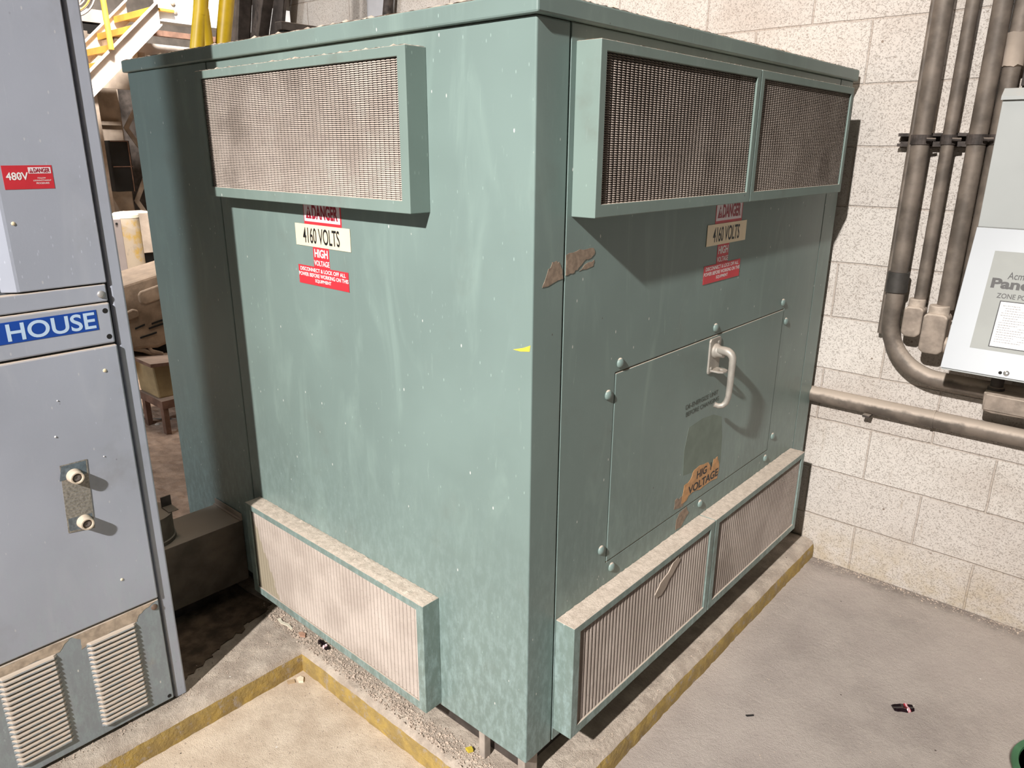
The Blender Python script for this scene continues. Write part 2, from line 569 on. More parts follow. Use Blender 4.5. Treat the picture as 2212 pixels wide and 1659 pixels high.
def text(body, rect, fm, w, mat, parent, name='lettering', bold=0.0, skew=0.0, label=None, align='CENTER', sp=1.0, lines=1.0):
    """flat lettering scaled to fill rect=(u0,u1,v0,v1) in frame fm at height w"""
    cu = bpy.data.curves.new('t', 'FONT')
    cu.body = body
    cu.size = 1
    cu.offset = bold
    cu.align_x = align
    cu.space_character = sp
    cu.space_line = lines
    cu.resolution_u = 6
    o = bpy.data.objects.new('t', cu)
    COL.objects.link(o)
    bpy.context.view_layer.update()
    dg = bpy.context.evaluated_depsgraph_get()
    me = bpy.data.meshes.new_from_object(o.evaluated_get(dg))
    bpy.data.objects.remove(o)
    xs = [v.co.x for v in me.vertices]
    ys = [v.co.y for v in me.vertices]
    x0, x1, y0, y1 = min(xs), max(xs), min(ys), max(ys)
    u0, u1, v0, v1 = rect
    mb = MB(fm)
    vs = []
    for v in me.vertices:
        a = (v.co.x-x0)/(x1-x0)
        b = (v.co.y-y0)/(y1-y0)
        vs.append((u0+(u1-u0)*a+skew*(b-0.5), w, v0+(v1-v0)*b))
    mb.add(vs, [tuple(p.vertices) for p in me.polygons])
    bpy.data.meshes.remove(me)
    return mb.build(name, mat, parent, label=label)


def quadplate(fm, pts, w0, w1, name, mat, parent, label=None, bevel=0):
    mb = MB(fm)
    mb.loops([[(p[0], w0, p[1]) for p in pts], [(p[0], w1, p[1]) for p in pts]])
    return mb.build(name, mat, parent, bevel=bevel, label=label)


def rplate(fm, r, w0, w1, name, mat, parent, label=None, bevel=0):
    return quadplate(fm, [(r[0], r[2]), (r[1], r[2]), (r[1], r[3]), (r[0], r[3])], w0, w1, name, mat, parent, label, bevel)


def dust_sheet(mb, x0, x1, y0, y1, z, step, amp, seed, edge=0.004, lump=0.07):
    """bumpy settled dust lying on a flat top"""
    rnd = random.Random(seed)
    nx = max(2, int((x1-x0)/step))
    ny = max(2, int((y1-y0)/step))
    v = []
    for j in range(ny+1):
        for i in range(nx+1):
            b = i in (0, nx) or j in (0, ny)
            x = x0+(x1-x0)*i/nx
            y = y0+(y1-y0)*j/ny
            if b:
                v.append((x+rnd.uniform(-1, 1)*edge*0.5, y+rnd.uniform(-1, 1)*edge*0.5, z+rnd.uniform(-0.0006, 0.0012)))
            else:
                h = amp*(0.35+0.4*rnd.random())+(amp*rnd.random()*1.6 if rnd.random() < lump else 0)
                v.append((x+rnd.uniform(-.3, .3)*step, y+rnd.uniform(-.3, .3)*step, z+h))
    f = []
    for j in range(ny):
        for i in range(nx):
            a = j*(nx+1)+i
            f.append((a, a+1, a+nx+2, a+nx+1))
    mb.add(v, f)


# ------------------------------------------------------------ setting
mb = MB()
mb.box(-11, 2.3, -7, 9, -0.12, 0.0)
tag(mb.build('floor', M_floor), kind='structure')
mb = MB()
mb.box(-3.42, 2.3, 1.736, 1.94, 0, 4.6)
tag(mb.build('wall_back', M_block), kind='structure')
mb = MB()
mb.box(-11.2, -11, -7, 9, 0, 6.5)
tag(mb.build('wall_left', M_whitesteel), kind='structure')

# pad ------------------------------------------------
pad = root('concrete_pad', 'low gritty concrete pad with worn yellow painted edge under the green enclosure and grey cabinet', 'concrete pad', (0, 0, 0))
path = []


def seg(a, b, step=0.02):
    n = max(1, int((Vector(b)-Vector(a)).length/step))
    return [tuple(Vector(a).lerp(Vector(b), i/n)) for i in range(n)]


path = seg((0.080, 1.732, 0), (0.080, -0.062, 0))+seg((0.080, -0.062, 0), (-0.883, -0.062, 0))+seg((-0.883, -0.062, 0), (-0.883, -2.6, 0))+[(-0.883, -2.6, 0)]
rnd = random.Random(3)


def offs(i):
    p = Vector(path[i])
    a = Vector(path[max(0, i-1)])
    b = Vector(path[min(len(path)-1, i+1)])
    t = (b-a).normalized()
    return p, Vector((t.y, -t.x, 0))   # inward normal


wob = [0.0]*(len(path))
for i in range(len(path)):
    wob[i] = 0.7*wob[i-1]+rnd.uniform(-0.0008, 0.0008) if i else 0
side, top = [], []
PH = 0.08
for i in range(len(path)):
    p, n = offs(i)
    j = [rnd.uniform(-0.0016, 0.0016) for _ in range(8)]
    w = wob[i]
    side.append([tuple(p+n*(w+j[0])+Vector((0, 0, -0.002))), tuple(p+n*(w+j[1])+Vector((0, 0, 0.025))), tuple(p+n*(w+j[2]+0.001)+Vector((0, 0, 0.048+j[3]))), tuple(p+n*(w+0.0035)+Vector((0, 0, 0.060+j[4])))])
    top.append([side[-1][3], tuple(p+n*(w+0.010+j[5])+Vector((0, 0, PH-0.008))), tuple(p+n*(w+0.022)+Vector((0, 0, PH-0.002+j[6]))), tuple(p+n*(0.040)+Vector((0, 0, PH+j[7]*0.6)))])


def strip(mb, rows):
    n = len(rows[0])
    v = [q for r in rows for q in r]
    f = []
    for i in range(len(rows)-1):
        for k in range(n-1):
            a = i*n+k
            f.append((a, a+1, a+n+1, a+n))
    mb.add(v, f)


mb = MB()
strip(mb, side)
mb.build('painted_edge', M_yedge, pad, smooth=True, label='worn yellow edge paint')
mb = MB()
strip(mb, top)
inner = [r[3] for r in top]
# flat top: rectangles inward of the edge strip, with grit relief


def grid(mb, x0, x1, y0, y1, z, step, amp, seed):
    rnd = random.Random(seed)
    nx, ny = max(1, int((x1-x0)/step)), max(1, int((y1-y0)/step))
    v, f = [], []
    for j in range(ny+1):
        for i in range(nx+1):
            v.append((x0+(x1-x0)*i/nx, y0+(y1-y0)*j/ny, z+rnd.uniform(-amp, amp)-(0.001 if i in (0, nx) or j in (0, ny) else 0)))
    for j in range(ny):
        for i in range(nx):
            a = j*(nx+1)+i
            f.append((a, a+1, a+nx+2, a+nx+1))
    mb.add(v, f)


grid(mb, -1.82, 0.045, -0.027, 1.73, PH-0.001, 0.02, 0.0006, 5)
grid(mb, -1.82, -0.918, -2.6, -0.027, PH-0.001, 0.02, 0.0006, 6)
mb.box(-1.83, 0.03, 0.0, 1.73, 0, PH-0.006)
mb.box(-1.83, -0.93, -2.6, 0.0, 0, PH-0.006)
mb.build('pad_slab', M_pad, pad, smooth=True)

# ------------------------------------------------------------ green enclosure
EX, ED, Z0, ZC, ZC2 = -1.712, 1.685, 0.166, 1.822, 1.858
enc = root('transformer_enclosure', 'large green steel transformer enclosure with mesh louvers, standing on the concrete pad', 'electrical enclosure', (-0.85, 0.84, 0.08))
T = 0.007
mb = MB()
mb.box(EX+T, -T, T, ED-0.004, Z0+0.004, ZC)
mb.build('body', M_green, enc)
mb = MB()
mb.prism([(-1.194, 0), (0, 0), (0, 0.098), (-T, 0.098), (-T, T), (-1.194, T)], Z0, ZC-0.001, 'z')
mb.build('front_panel', M_green, enc, bevel=0.0045, seg=3)
mb = MB()
mb.box(EX, -1.198, 0, T, Z0, ZC-0.001)
mb.build('front_panel', M_green, enc, bevel=0.002)
mb = MB(FB)
ring(mb, 0.102, 1.563, Z0, ZC-0.001, -T, 0, 0.307, 1.309, 0.586, 1.095)
mb.build('side_panel', M_green, enc, bevel=0.002)
mb = MB(FB)
mb.box(1.568, ED, -T, 0, Z0, ZC-0.001)
mb.build('corner_post', M_green, enc, bevel=0.002)
mb = MB(FB)
mb.box(0.3095, 1.3065, -T, 0.001, 0.5885, 1.0925)
door = mb.build('access_door', M_green, enc, bevel=0.002)
# roof cap with turned-down lip
mb = MB()
mb.box(EX-0.012, 0.012, -0.012, ED+0.012, ZC, ZC2)
cap = mb.build('roof_cap', M_green, enc, bevel=0.004)
mb = MB()
dust_sheet(mb, EX-0.008, 0.008, -0.009, ED+0.005, ZC2, 0.0085, 0.0034, 11, 0.004, 0.16)
mb.build('dust_layer', M_dust, cap, smooth=True, label='pale settled dust', kind='stuff')
# channel base
mb = MB()
for (x0, x1, y0, y1) in ((EX+0.04, -0.05, 0.05, 0.12), (EX+0.04, -0.05, 1.53, 1.60), (EX+0.04, EX+0.11, 0.12, 1.53), (-0.12, -0.05, 0.12, 1.53)):
    mb.box(x0, x1, y0, y1, PH-0.001, Z0+0.003)
mb.build('base_channel', M_darksteel, enc)
for nm, (x0, x1, y0, y1) in (('foot', (-0.165, -0.145, 0.006, 0.03)), ('foot', (0.0-0.035, -0.012, 0.010, 0.060))):
    mb = MB()
    mb.box(x0, x1, y0, y1, PH-0.001, Z0+0.003)
    mb.build(nm, M_palechan, enc, bevel=0.002, label='pale steel foot')

P_ROW, P_COL = 0.0043, 0.0150


def screen_mesh(u0, u1, z0, z1, w):
    rows = int((z1-z0)/P_ROW)
    cols = int((u1-u0)/P_COL)
    pr, pc = (z1-z0)/rows, (u1-u0)/cols
    v, f = [], []
    prof = [(-0.93, 0.05), (-0.78, 0.66), (-0.45, 0.95), (0.0, 1.0), (0.45, 0.95), (0.78, 0.66), (0.93, 0.05)]
    n = len(prof)
    for r in range(rows):
        zt = z1-r*pr
        for c in range(cols):
            uc = u0+(c+0.5)*pc
            k = len(v)
            for s, h in prof:
                u = uc+s*pc*0.5
                v.append((u, w-0.0012+0.0008*h, zt-pr*0.42+pr*0.46*h))
                v.append((u, w-0.0008+0.0038*h, zt-pr*0.80+pr*0.04*h))
            for i in range(n-1):
                a = k+2*i
                f.append((a, a+1, a+3, a+2))
    return v, f


def louver(fm, u0, u1, z0, z1, d, m=0.026, mb_=0.026, seed=1, mtop=0.02, dusty=True):
    t = 0.003
    mb = MB(fm)
    iu0, iu1, iz0, iz1 = u0+m, u1-m, z0+mb_, z1-mtop

    def R(a, b, c, dd, w):
        return [(a, w, c), (b, w, c), (b, w, dd), (a, w, dd)]
    mb.loops([R(u0, u1, z0, z1, 0.0), R(u0, u1, z0, z1, d), R(iu0, iu1, iz0, iz1, d), R(iu0, iu1, iz0, iz1, d-0.006),
              R(u0+t, u1-t, z0+t, z1-t, d-0.006), R(u0+t, u1-t, z0+t, z1-t, 0.0)], closed=True)
    hood = mb.build('louver_hood', M_hood, enc, bevel=0.0028, seg=2)
    mb = MB(fm)
    v, f = screen_mesh(iu0-0.002, iu1+0.002, iz0-0.002, iz1+0.002, d-0.007)
    mb.add(v, f)
    sc = mb.build('mesh_screen', M_screen, hood, label='dusty beige louvered metal mesh')
    mb = MB(fm)
    mb.box(u0+t, u1-t, 0.002, 0.006, z0+t, z1-t)
    mb.build('backing', M_dark, hood)
    mb = MB()
    P, Q = fm(u0+0.002, 0.001, z1), fm(u1-0.002, d-0.002, z1)
    dust_sheet(mb, min(P[0], Q[0]), max(P[0], Q[0]), min(P[1], Q[1]), max(P[1], Q[1]), z1, 0.006, (0.0028 if fm is FA else 0.0009), seed, 0.003, 0.07 if fm is FA else 0.01)
    mb.build('dust_layer', M_dust, hood, smooth=True, label='pale settled dust', kind='stuff')
    return hood


louver(FA, -1.156, -0.290, 1.464, 1.790, 0.056, seed=21, dusty=True)
louver(FA, -1.152, -0.297, 0.176, 0.503, 0.056, seed=22)
louver(FB, 0.117, 0.819, 1.466, 1.790, 0.058, seed=23, dusty=False, m=0.02)
louver(FB, 0.823, 1.527, 1.466, 1.790, 0.058, seed=24, dusty=False, m=0.02)
hE = louver(FB, 0.104, 0.819, 0.202, 0.523, 0.056, seed=25)
louver(FB, 0.823, 1.541, 0.202, 0.523, 0.056, seed=26)

# dome bolts around the access door
for (u, v) in ((0.325, 1.116), (0.281, 1.047), (0.811, 1.117), (1.291, 1.119), (1.336, 1.048), (1.342, 0.630), (1.297, 0.560), (0.815, 0.563), (0.283, 0.634), (0.335, 0.562)):
    mb = MB()
    mb.lathe((0, u, v), (1, 0, 0), [(0.0125, -0.001), (0.0125, 0.002), (0.0110, 0.0045), (0.0078, 0.0068), (0.0035, 0.008), (0.0005, 0.0083)], 20)
    mb.build('dome_bolt', M_green, enc, smooth=True)

# handle on the access door
M_handle = plain('worn_cast_handle', (0.36, 0.335, 0.295), 0.5, 0.3, 0.15, 30, dust=0.5)
mb = MB(FB)
mb.prism([(0.782, 0.986), (0.842, 0.986), (0.846, 0.992), (0.846, 1.080), (0.840, 1.088), (0.786, 1.088), (0.780, 1.080), (0.780, 0.992)], 0.0, 0.006, 'y')
hb = mb.build('handle_plate', M_handle, door, bevel=0.0015)
mb = MB()
mb.lathe((0, 0.812, 1.050), (1, 0, 0), [(0.022, 0.005), (0.022, 0.012), (0.017, 0.018), (0.016, 0.034), (0.012, 0.036)], 20)
for dv in (-0.030, 0.030):
    mb.lathe((0, 0.812+dv*0.6, 1.036+dv*1.2), (1, 0, 0), [(0.006, 0.004), (0.006, 0.007), (0.003, 0.009)], 12)
mb.build('handle_hub', M_handle, door, smooth=True)
mb = MB()
hp = [(0.022, 0.806, 1.056), (0.040, 0.800, 1.058)]+arc((0.044, 0.800, 1.036), 0.022, 90, 0, 6, (1, 0, 0), (0, 0, 1))[1:]
hp += [(0.066, 0.800, 1.0), (0.065, 0.801, 0.96), (0.062, 0.804, 0.925)]+[(0.058, 0.802, 0.908), (0.050, 0.798, 0.898), (0.040, 0.792, 0.896), (0.030, 0.786, 0.900)]
mb.tube(hp, [0.012, 0.0125, 0.0125, 0.012, 0.0115, 0.011, 0.0105, 0.010, 0.0095, 0.009, 0.0085, 0.0085, 0.008, 0.0078, 0.0075, 0.006][:len(hp)]+[0.007]*max(0, len(hp)-16), 14)
mb.build('door_handle', M_handle, door, smooth=True)
mb = MB()
pts_o = [(0.004, 0.790), (0.032, 0.790), (0.043, 0.797), (0.046, 0.812), (0.043, 0.827), (0.032, 0.834), (0.004, 0.834), (0.004, 0.812)]
pts_i = [(0.022, 0.804), (0.030, 0.804), (0.035, 0.807), (0.037, 0.812), (0.035, 0.817), (0.030, 0.820), (0.022, 0.820), (0.021, 0.812)]
mb.loops([[(*p, 0.992) for p in pts_o], [(*p, 0.997) for p in pts_o], [(*p, 0.997) for p in pts_i], [(*p, 0.992) for p in pts_i]], closed=True)
mb.build('padlock_hasp', M_handle, door, bevel=0.001)


# danger stickers
def ragged(pts, amp, n, seed):
    rn = random.Random(seed)
    out = []
    for i, p in enumerate(pts):
        q = pts[(i+1) % len(pts)]
        for k in range(n):
            t = k/n
            out.append((p[0]+(q[0]-p[0])*t+rn.uniform(-amp, amp), p[1]+(q[1]-p[1])*t+rn.uniform(-amp, amp)))
    return out


def triangle(fm, u, v, s, w, parent):
    mb = MB(fm)
    mb.add([(u, w, v), (u+s, w, v), (u+s*0.5, w, v+s*1.25)], [(0, 1, 2)])
    mb.build('warning_symbol', M_redink, parent)
    mb = MB(fm)
    mb.add([(u+s*0.44, w+0.0003, v+s*0.42), (u+s*0.56, w+0.0003, v+s*0.42), (u+s*0.60, w+0.0003, v+s*0.88), (u+s*0.40, w+0.0003, v+s*0.88)], [(0, 1, 2, 3)])
    mb.add([(u+s*0.44, w+0.0003, v+s*0.14), (u+s*0.56, w+0.0003, v+s*0.14), (u+s*0.56, w+0.0003, v+s*0.30), (u+s*0.44, w+0.0003, v+s*0.30)], [(0, 1, 2, 3)])
    mb.build('exclamation_mark', M_labelwhite, parent)


def danger_stack(fm, s, du):
    """all offsets measured from the left edge of the DANGER sticker"""
    a = 0.0005
    r = rplate(fm, (s, s+0.160, 1.404, 1.466), 0, a, 'danger_sticker', M_red, enc, label='red sticker reading DANGER')
    w = rplate(fm, (s+0.003, s+0.155, 1.416, 1.463), a, a+0.0004, 'white_field', M_labelwhite, r)
    triangle(fm, s+0.010, 1.4235, 0.026, a+0.0008, r)
    text('DANGER', (s+0.038, s+0.147, 1.4225, 1.4585), fm, a+0.0008, M_redink, r, bold=0.035)
    r = rplate(fm, (s-0.042, s+0.193, 1.3525, 1.4085), 0.001, 0.0018, 'voltage_sticker', M_cream, enc, label='cream sticker reading 4160 VOLTS')
    text('4160 VOLTS', (s-0.008, s+0.150, 1.3605, 1.4005), fm, 0.0022, M_black, r, bold=0.012)
    r = rplate(fm, (s+0.030+du, s+0.099+du, 1.298, 1.352), 0, a, 'high_voltage_sticker', M_red, enc, label='red sticker reading HIGH VOLTAGE')
    text('HIGH', (s+0.036+du, s+0.094+du, 1.326, 1.3475), fm, a+0.0004, M_white, r, bold=0.03)
    text('VOLTAGE', (s+0.032+du, s+0.098+du, 1.3045, 1.3185), fm, a+0.0004, M_white, r, bold=0.02)
    r = rplate(fm, (s-0.042, s+0.176, 1.2515, 1.3005), 0.0006, 0.0012, 'disconnect_sticker', M_red, enc, label='red sticker with disconnect instructions')
    text('DISCONNECT & LOCK OFF ALL', (s-0.033, s+0.165, 1.2865, 1.2965), fm, 0.0016, M_white, r, bold=0.02)
    text('POWER BEFORE WORKING ON THIS', (s-0.041, s+0.175, 1.2725, 1.2825), fm, 0.0016, M_white, r, bold=0.02)
    text('EQUIPMENT', (s+0.032, s+0.102, 1.2585, 1.2685), fm, 0.0016, M_white, r, bold=0.02)


danger_stack(FA, -0.771, 0.0)
danger_stack(FB, 0.752, -0.003)

quadplate(FB, ragged([(0.482, 0.428), (0.494, 0.412), (0.514, 0.409), (0.545, 0.426), (0.572, 0.450), (0.616, 0.475), (0.602, 0.495), (0.575, 0.487), (0.549, 0.466), (0.508, 0.450)], 0.0025, 3, 41), 0.050, 0.0535, 'mud_smear', M_beige, hE, label='tan mud smear on the mesh')

# marks on the access door
text('DE-ENERGIZE UNIT', (0.672, 0.866, 0.9055, 0.9195), FB, 0.0016, M_stencil, door, name='faded_stencil', bold=0.01, label='faded stencilled lettering')
text('BEFORE CHANGING', (0.676, 0.876, 0.8835, 0.8975), FB, 0.0016, M_stencil, door, name='faded_stencil', bold=0.01, label='faded stencilled lettering')
quadplate(FB, [(0.688, 0.700), (0.931, 0.660), (0.925, 0.75), (0.908, 0.822), (0.85, 0.845), (0.78, 0.852), (0.70, 0.846), (0.683, 0.78)], 0.001, 0.0013, 'sticker_residue', M_residue, door, label='dull patch where a sticker was')


st = quadplate(FB, ragged([(0.692, 0.612), (0.716, 0.606), (0.735, 0.622), (0.80, 0.617), (0.915, 0.616), (0.922, 0.634), (0.921, 0.655), (0.905, 0.692), (0.885, 0.690), (0.872, 0.668), (0.845, 0.690), (0.80, 0.700), (0.758, 0.696), (0.735, 0.668), (0.702, 0.662)], 0.0035, 3, 4), 0.0014, 0.002, 'torn_sticker', M_orange, door, label='torn orange sticker reading HIGH VOLTAGE')
text('HIG', (0.775, 0.838, 0.659, 0.685), FB, 0.0023, M_black, st, bold=0.03)
text('I', (0.862, 0.868, 0.659, 0.685), FB, 0.0023, M_black, st, bold=0.03)
text('VOLTAGE', (0.728, 0.918, 0.623, 0.650), FB, 0.0023, M_black, st, bold=0.03)
quadplate(FB, ragged([(0.652, 0.602), (0.70, 0.600), (0.712, 0.618), (0.69, 0.632), (0.655, 0.634)], 0.004, 3, 8), 0.0012, 0.0018, 'adhesive_patch', M_glue, door, label='brown dusty adhesive patch')
quadplate(FB, ragged([(0.672, 0.530), (0.700, 0.530), (0.745, 0.560), (0.730, 0.583), (0.69, 0.581), (0.672, 0.565)], 0.003, 3, 9), 0.0004, 0.0012, 'adhesive_patch', M_glue, enc, label='brown dusty adhesive patch')
# old glue smear across the front seam
quadplate(FB, ragged([(0.103, 1.349), (0.132, 1.352), (0.150, 1.362), (0.172, 1.374), (0.196, 1.378), (0.206, 1.388), (0.196, 1.398), (0.15, 1.397), (0.104, 1.392)], 0.0018, 4, 10), 0.0002, 0.0010, 'glue_smear', M_glue, enc, label='brown ribbed glue smear')
quadplate(FB, ragged([(0.150, 1.352), (0.20, 1.357), (0.203, 1.370), (0.17, 1.365)], 0.0018, 4, 14), 0.0002, 0.0008, 'glue_smear', M_glue, enc, label='brown ribbed glue smear')
quadplate(FB, ragged([(0.028, 1.333), (0.094, 1.343), (0.093, 1.362), (0.082, 1.378), (0.060, 1.382), (0.044, 1.362)], 0.0022, 4, 12), 0.0002, 0.0009, 'glue_smear', M_glue, enc, label='brown ribbed glue smear')
quadplate(FA, [(-0.050, 1.2035), (-0.030, 1.2030), (-0.006, 1.2070), (-0.004, 1.2200), (-0.022, 1.2120)], 0.0001, 0.0006, 'yellow_scrape', M_yellowchip, enc, label='small yellow paint scrape')

# ------------------------------------------------------------ wireway duct between cabinet and enclosure
duct = root('wireway_duct', 'dusty square steel wireway running from the grey cabinet to the green enclosure', 'duct', (-1.375, -0.2, 0.137))
mb = MB()
mb.box(-1.475, -1.290, -0.395, -0.001, 0.137, 0.367)
mb.build('duct_body', plain('grimy_brown_steel', (0.115, 0.095, 0.075), 0.8, 0, 0.35, 9, dust=0.75, dustlo=0.5), duct, bevel=0.003)
mb = MB()
mb.prism([(-0.0015, 0.367), (-0.012, 0.367), (-0.012, 0.371), (-0.005, 0.371), (-0.005, 0.390), (-0.0015, 0.390)], -1.475, -1.290, 'x')
mb.build('end_flange', M_beige, duct)
mb = MB()
mb.box(-1.44, -1.33, -0.30, -0.10, PH-0.001, 0.138)
mb.build('support_block', M_darksteel, duct)
can = root('round_junction_can', 'grimy round metal can with bracket sitting on the duct by the grey cabinet', 'junction can', (-1.395, -0.285, 0.367))
mb = MB()
mb.lathe((-1.392, -0.275, 0.3675), (0, 0, 1), [(0.082, 0), (0.082, 0.012), (0.078, 0.014), (0.078, 0.088), (0.081, 0.090), (0.081, 0.094), (0.0, 0.0945)], 40)
mb.build('can_body', plain('dark_olive_steel', (0.115, 0.10, 0.08), 0.7, 0, 0.3, 18, dust=0.7, dustlo=0.5), can, smooth=True)
mb = MB()
mb.lathe((-1.42, -0.285, 0.461), (0, 0, 1), [(0.052, 0), (0.052, 0.052), (0.046, 0.056), (0.0, 0.057)], 32)
mb.build('upper_can', plain('dusty_olive_steel', (0.16, 0.14, 0.115), 0.7, 0, 0.3, 18, dust=0.7, dustlo=0.5), can, smooth=True)
mb = MB()
mb.prism([(-1.392, 0.4625), (-1.338, 0.4625), (-1.338, 0.4645), (-1.388, 0.4655), (-1.388, 0.50), (-1.392, 0.50)], -0.222, -0.190, 'y')
mb.build('mounting_bracket', M_darksteel, can)

# ------------------------------------------------------------ blue-grey cabinet
cab = root('switchgear_cabinet', 'tall blue-grey steel switchgear cabinet with slotted vents at the left of the photo', 'electrical cabinet', (-1.2, -0.9, 0.08))
YL, YR = -2.50, -0.432  # left end lengthened out of view to block the side light
mb = MB()
mb.box(-1.66, XC-0.022, YL, -0.412, PH, 2.25)
mb.build('body', plain('cabinet_inner_steel', (0.10, 0.115, 0.135), 0.5, 0, 0.1, 6), cab)
mb = MB()
mb.prism([(-0.975, -0.427), (-0.962, -0.423), (-0.962, -0.394), (-0.972, -0.390), (-1.66, -0.390), (-1.66, -0.412), (-0.975, -0.412)], PH, 2.25, 'z')
mb.build('corner_post', M_bluegrey, cab, bevel=0.003, label='darker blue-grey corner post')
# upper door with a bevelled recess at its left
mb = MB(FC)
mb.prism([(YL, -0.024), (-0.645, -0.024), (-0.618, -0.001), (-0.612, 0.0), (YR, 0.0), (YR, -0.016), (-0.60, -0.016), (-0.60, -0.034), (YL, -0.034)], 1.288, 2.24, 'z')
udoor = mb.build('upper_door', M_bluegrey, cab, bevel=0.0025)
mb = MB(FC)
mb.box(YL, YR-0.003, -0.02, -0.001, 1.2435, 1.2845)
rail = mb.build('trim_rail', M_bluegrey, cab, bevel=0.003)
mb = MB(FC)
mb.box(YL, YR-0.002, -0.02, 0.001, 1.1425, 1.2405)
npl = mb.build('nameplate_strip', M_bluegrey, cab, bevel=0.004)
mb = MB(FC)
mb.box(YL, YR, -0.02, 0.003, 0.424, 1.1375)
low = mb.build('lower_panel', M_bluegrey, cab, bevel=0.004)


def dome(y, z, r, mat, parent, name, w=0.0):
    mb = MB()
    mb.lathe((XC+w, y, z), (1, 0, 0), [(r, -0.002), (r, 0.0015), (r*0.8, 0.0035), (r*0.3, 0.0045), (0.0003, 0.0047)], 18)
    return mb.build(name, mat, parent, smooth=True)


dome(-0.449, 1.262, 0.0085, M_steelscrew, rail, 'screw')
mb = MB(FC)
mb.box(-0.4555, -0.4425, 0.0030, 0.0040, 1.2612, 1.2628)
mb.box(-0.4498, -0.4482, 0.0030, 0.0040, 1.2555, 1.2685)
for zz in (1.222, 1.159):
    mb2 = MB()
    mb2.lathe((XC+0.0005, -0.4465, zz), (1, 0, 0), [(0.0062, 0), (0.0062, 0.0008), (0.0001, 0.0009)], 18)
    mb2.build('bolt_hole', M_dark, npl)
# HOUSE label
hl = rplate(FC, (-1.00, -0.4665, 1.1795, 1.2275), 0.001, 0.0018, 'house_label', M_blue, npl, label='blue label reading HOUSE')
text('HOUSE', (-0.6535, -0.4715, 1.184, 1.2235), FC, 0.0022, M_paleblue, hl, bold=0.018)
# 480V sticker
s4 = quadplate(FC, [(-0.602, 1.5065), (-0.507, 1.5065), (-0.5065, 1.5555), (-0.602, 1.5555)], 0, 0.0006, 'danger_sticker', M_red, udoor, label='red sticker reading 480V DANGER')
text('480V', (-0.5965, -0.5545, 1.5255, 1.5415), FC, 0.001, M_white, s4, bold=0.02)
mb = MB(FC)
mb.add([(-0.5755, 0.0011, 1.5270), (-0.5745, 0.0011, 1.5265), (-0.5665, 0.0011, 1.5400), (-0.5675, 0.0011, 1.5405)], [(0, 1, 2, 3)])
mb.build('zero_slash', M_white, s4)
rplate(FC, (-0.5530, -0.5095, 1.5385, 1.5515), 0.0006, 0.0009, 'white_field', M_labelwhite, s4)
triangle(FC, -0.5515, 1.5400, 0.0075, 0.0012, s4)
text('DANGER', (-0.5430, -0.5115, 1.5402, 1.5498), FC, 0.0012, M_redink, s4, bold=0.03)
text('FOLLOW', (-0.5375, -0.5215, 1.5275, 1.5305), FC, 0.001, M_white, s4, bold=0.015)
text('LOCKOUT/TAGOUT', (-0.5465, -0.5115, 1.5225, 1.5255), FC, 0.001, M_white, s4, bold=0.015)
text('PROCEDURES', (-0.5415, -0.5165, 1.5165, 1.5200), FC, 0.001, M_white, s4, bold=0.015)
# push-button plate
bp = quadplate(FC, [(-0.6125, 0.6965), (-0.5535, 0.6875), (-0.5440, 0.8705), (-0.6035, 0.8715)], 0.003, 0.0045, 'button_plate', M_etch, low, label='etched instruction plate')
quadplate(FC, [(-0.6095, 0.8335), (-0.5495, 0.8345), (-0.5470, 0.8680), (-0.6010, 0.8690)], 0.0045, 0.0048, 'printed_field', plain('blue_print', (0.12, 0.155, 0.18), 0.6, var=0.3, scale=90), bp)
quadplate(FC, [(-0.6095, 0.7005), (-0.5555, 0.6925), (-0.5540, 0.7290), (-0.6075, 0.7330)], 0.0045, 0.0048, 'printed_field', plain('blue_print_worn', (0.14, 0.165, 0.185), 0.6, var=0.3, scale=90), bp)
tl = []
rn = random.Random(5)
mb = MB(FC)
for k in range(11):
    zz = 0.826-k*0.0085
    x = -0.604
    while x < -0.556:
        l = rn.uniform(0.003, 0.010)
        mb.add([(x, 0.0047, zz), (min(x+l, -0.555), 0.0047, zz), (min(x+l, -0.555), 0.0047, zz+0.0016), (x, 0.0047, zz+0.0016)], [(0, 1, 2, 3)])
        x += l+0.002
mb.build('fine_print', M_greyprint, bp)
for (y, z) in ((-0.5775, 0.8385), (-0.5745, 0.7140)):
    mb = MB()
    mb.lathe((XC+0.0045, y, z), (1, 0, 0), [(0.0175, 0), (0.0165, 0.010), (0.0155, 0.022), (0.0145, 0.024), (0.0115, 0.024), (0.0105, 0.020), (0.0105, 0.016), (0.0001, 0.016)], 28)
    bt = mb.build('button_collar', M_buttonring, bp, smooth=True)
    mb = MB()
    mb.lathe((XC+0.0045, y, z), (1, 0, 0), [(0.0090, 0.0165), (0.0088, 0.0205), (0.0060, 0.0215), (0.0001, 0.0195)], 24)
    mb.build('push_button', M_buttoncap, bt, smooth=True)
# vent panel with two blocks of pressed slots
mb = MB(FC)
mb.box(YL, YR, -0.02, 0.0, 0.092, 0.419)
vp = mb.build('vent_panel', M_vent, cab, bevel=0.003)


def slat(u0, u1, zt, p):
    mb = MB(FC)
    n = 14
    rows = []
    for i in range(n+1):
        s = i/n
        u = u0+(u1-u0)*s
        e = min(s, 1-s)*(u1-u0)
        k = min(1.0, math.sqrt(max(0.0, min(1, e/0.008))))
        h = 0.0085*k
        rows.append([(u, -0.002, zt), (u, h*0.55, zt-p*0.22), (u, h*0.92, zt-p*0.52), (u, h, zt-p*0.78), (u, h-0.0016*k, zt-p*0.80), (u, -0.002, zt-p*0.60)])
    mb.loops(rows)
    return mb


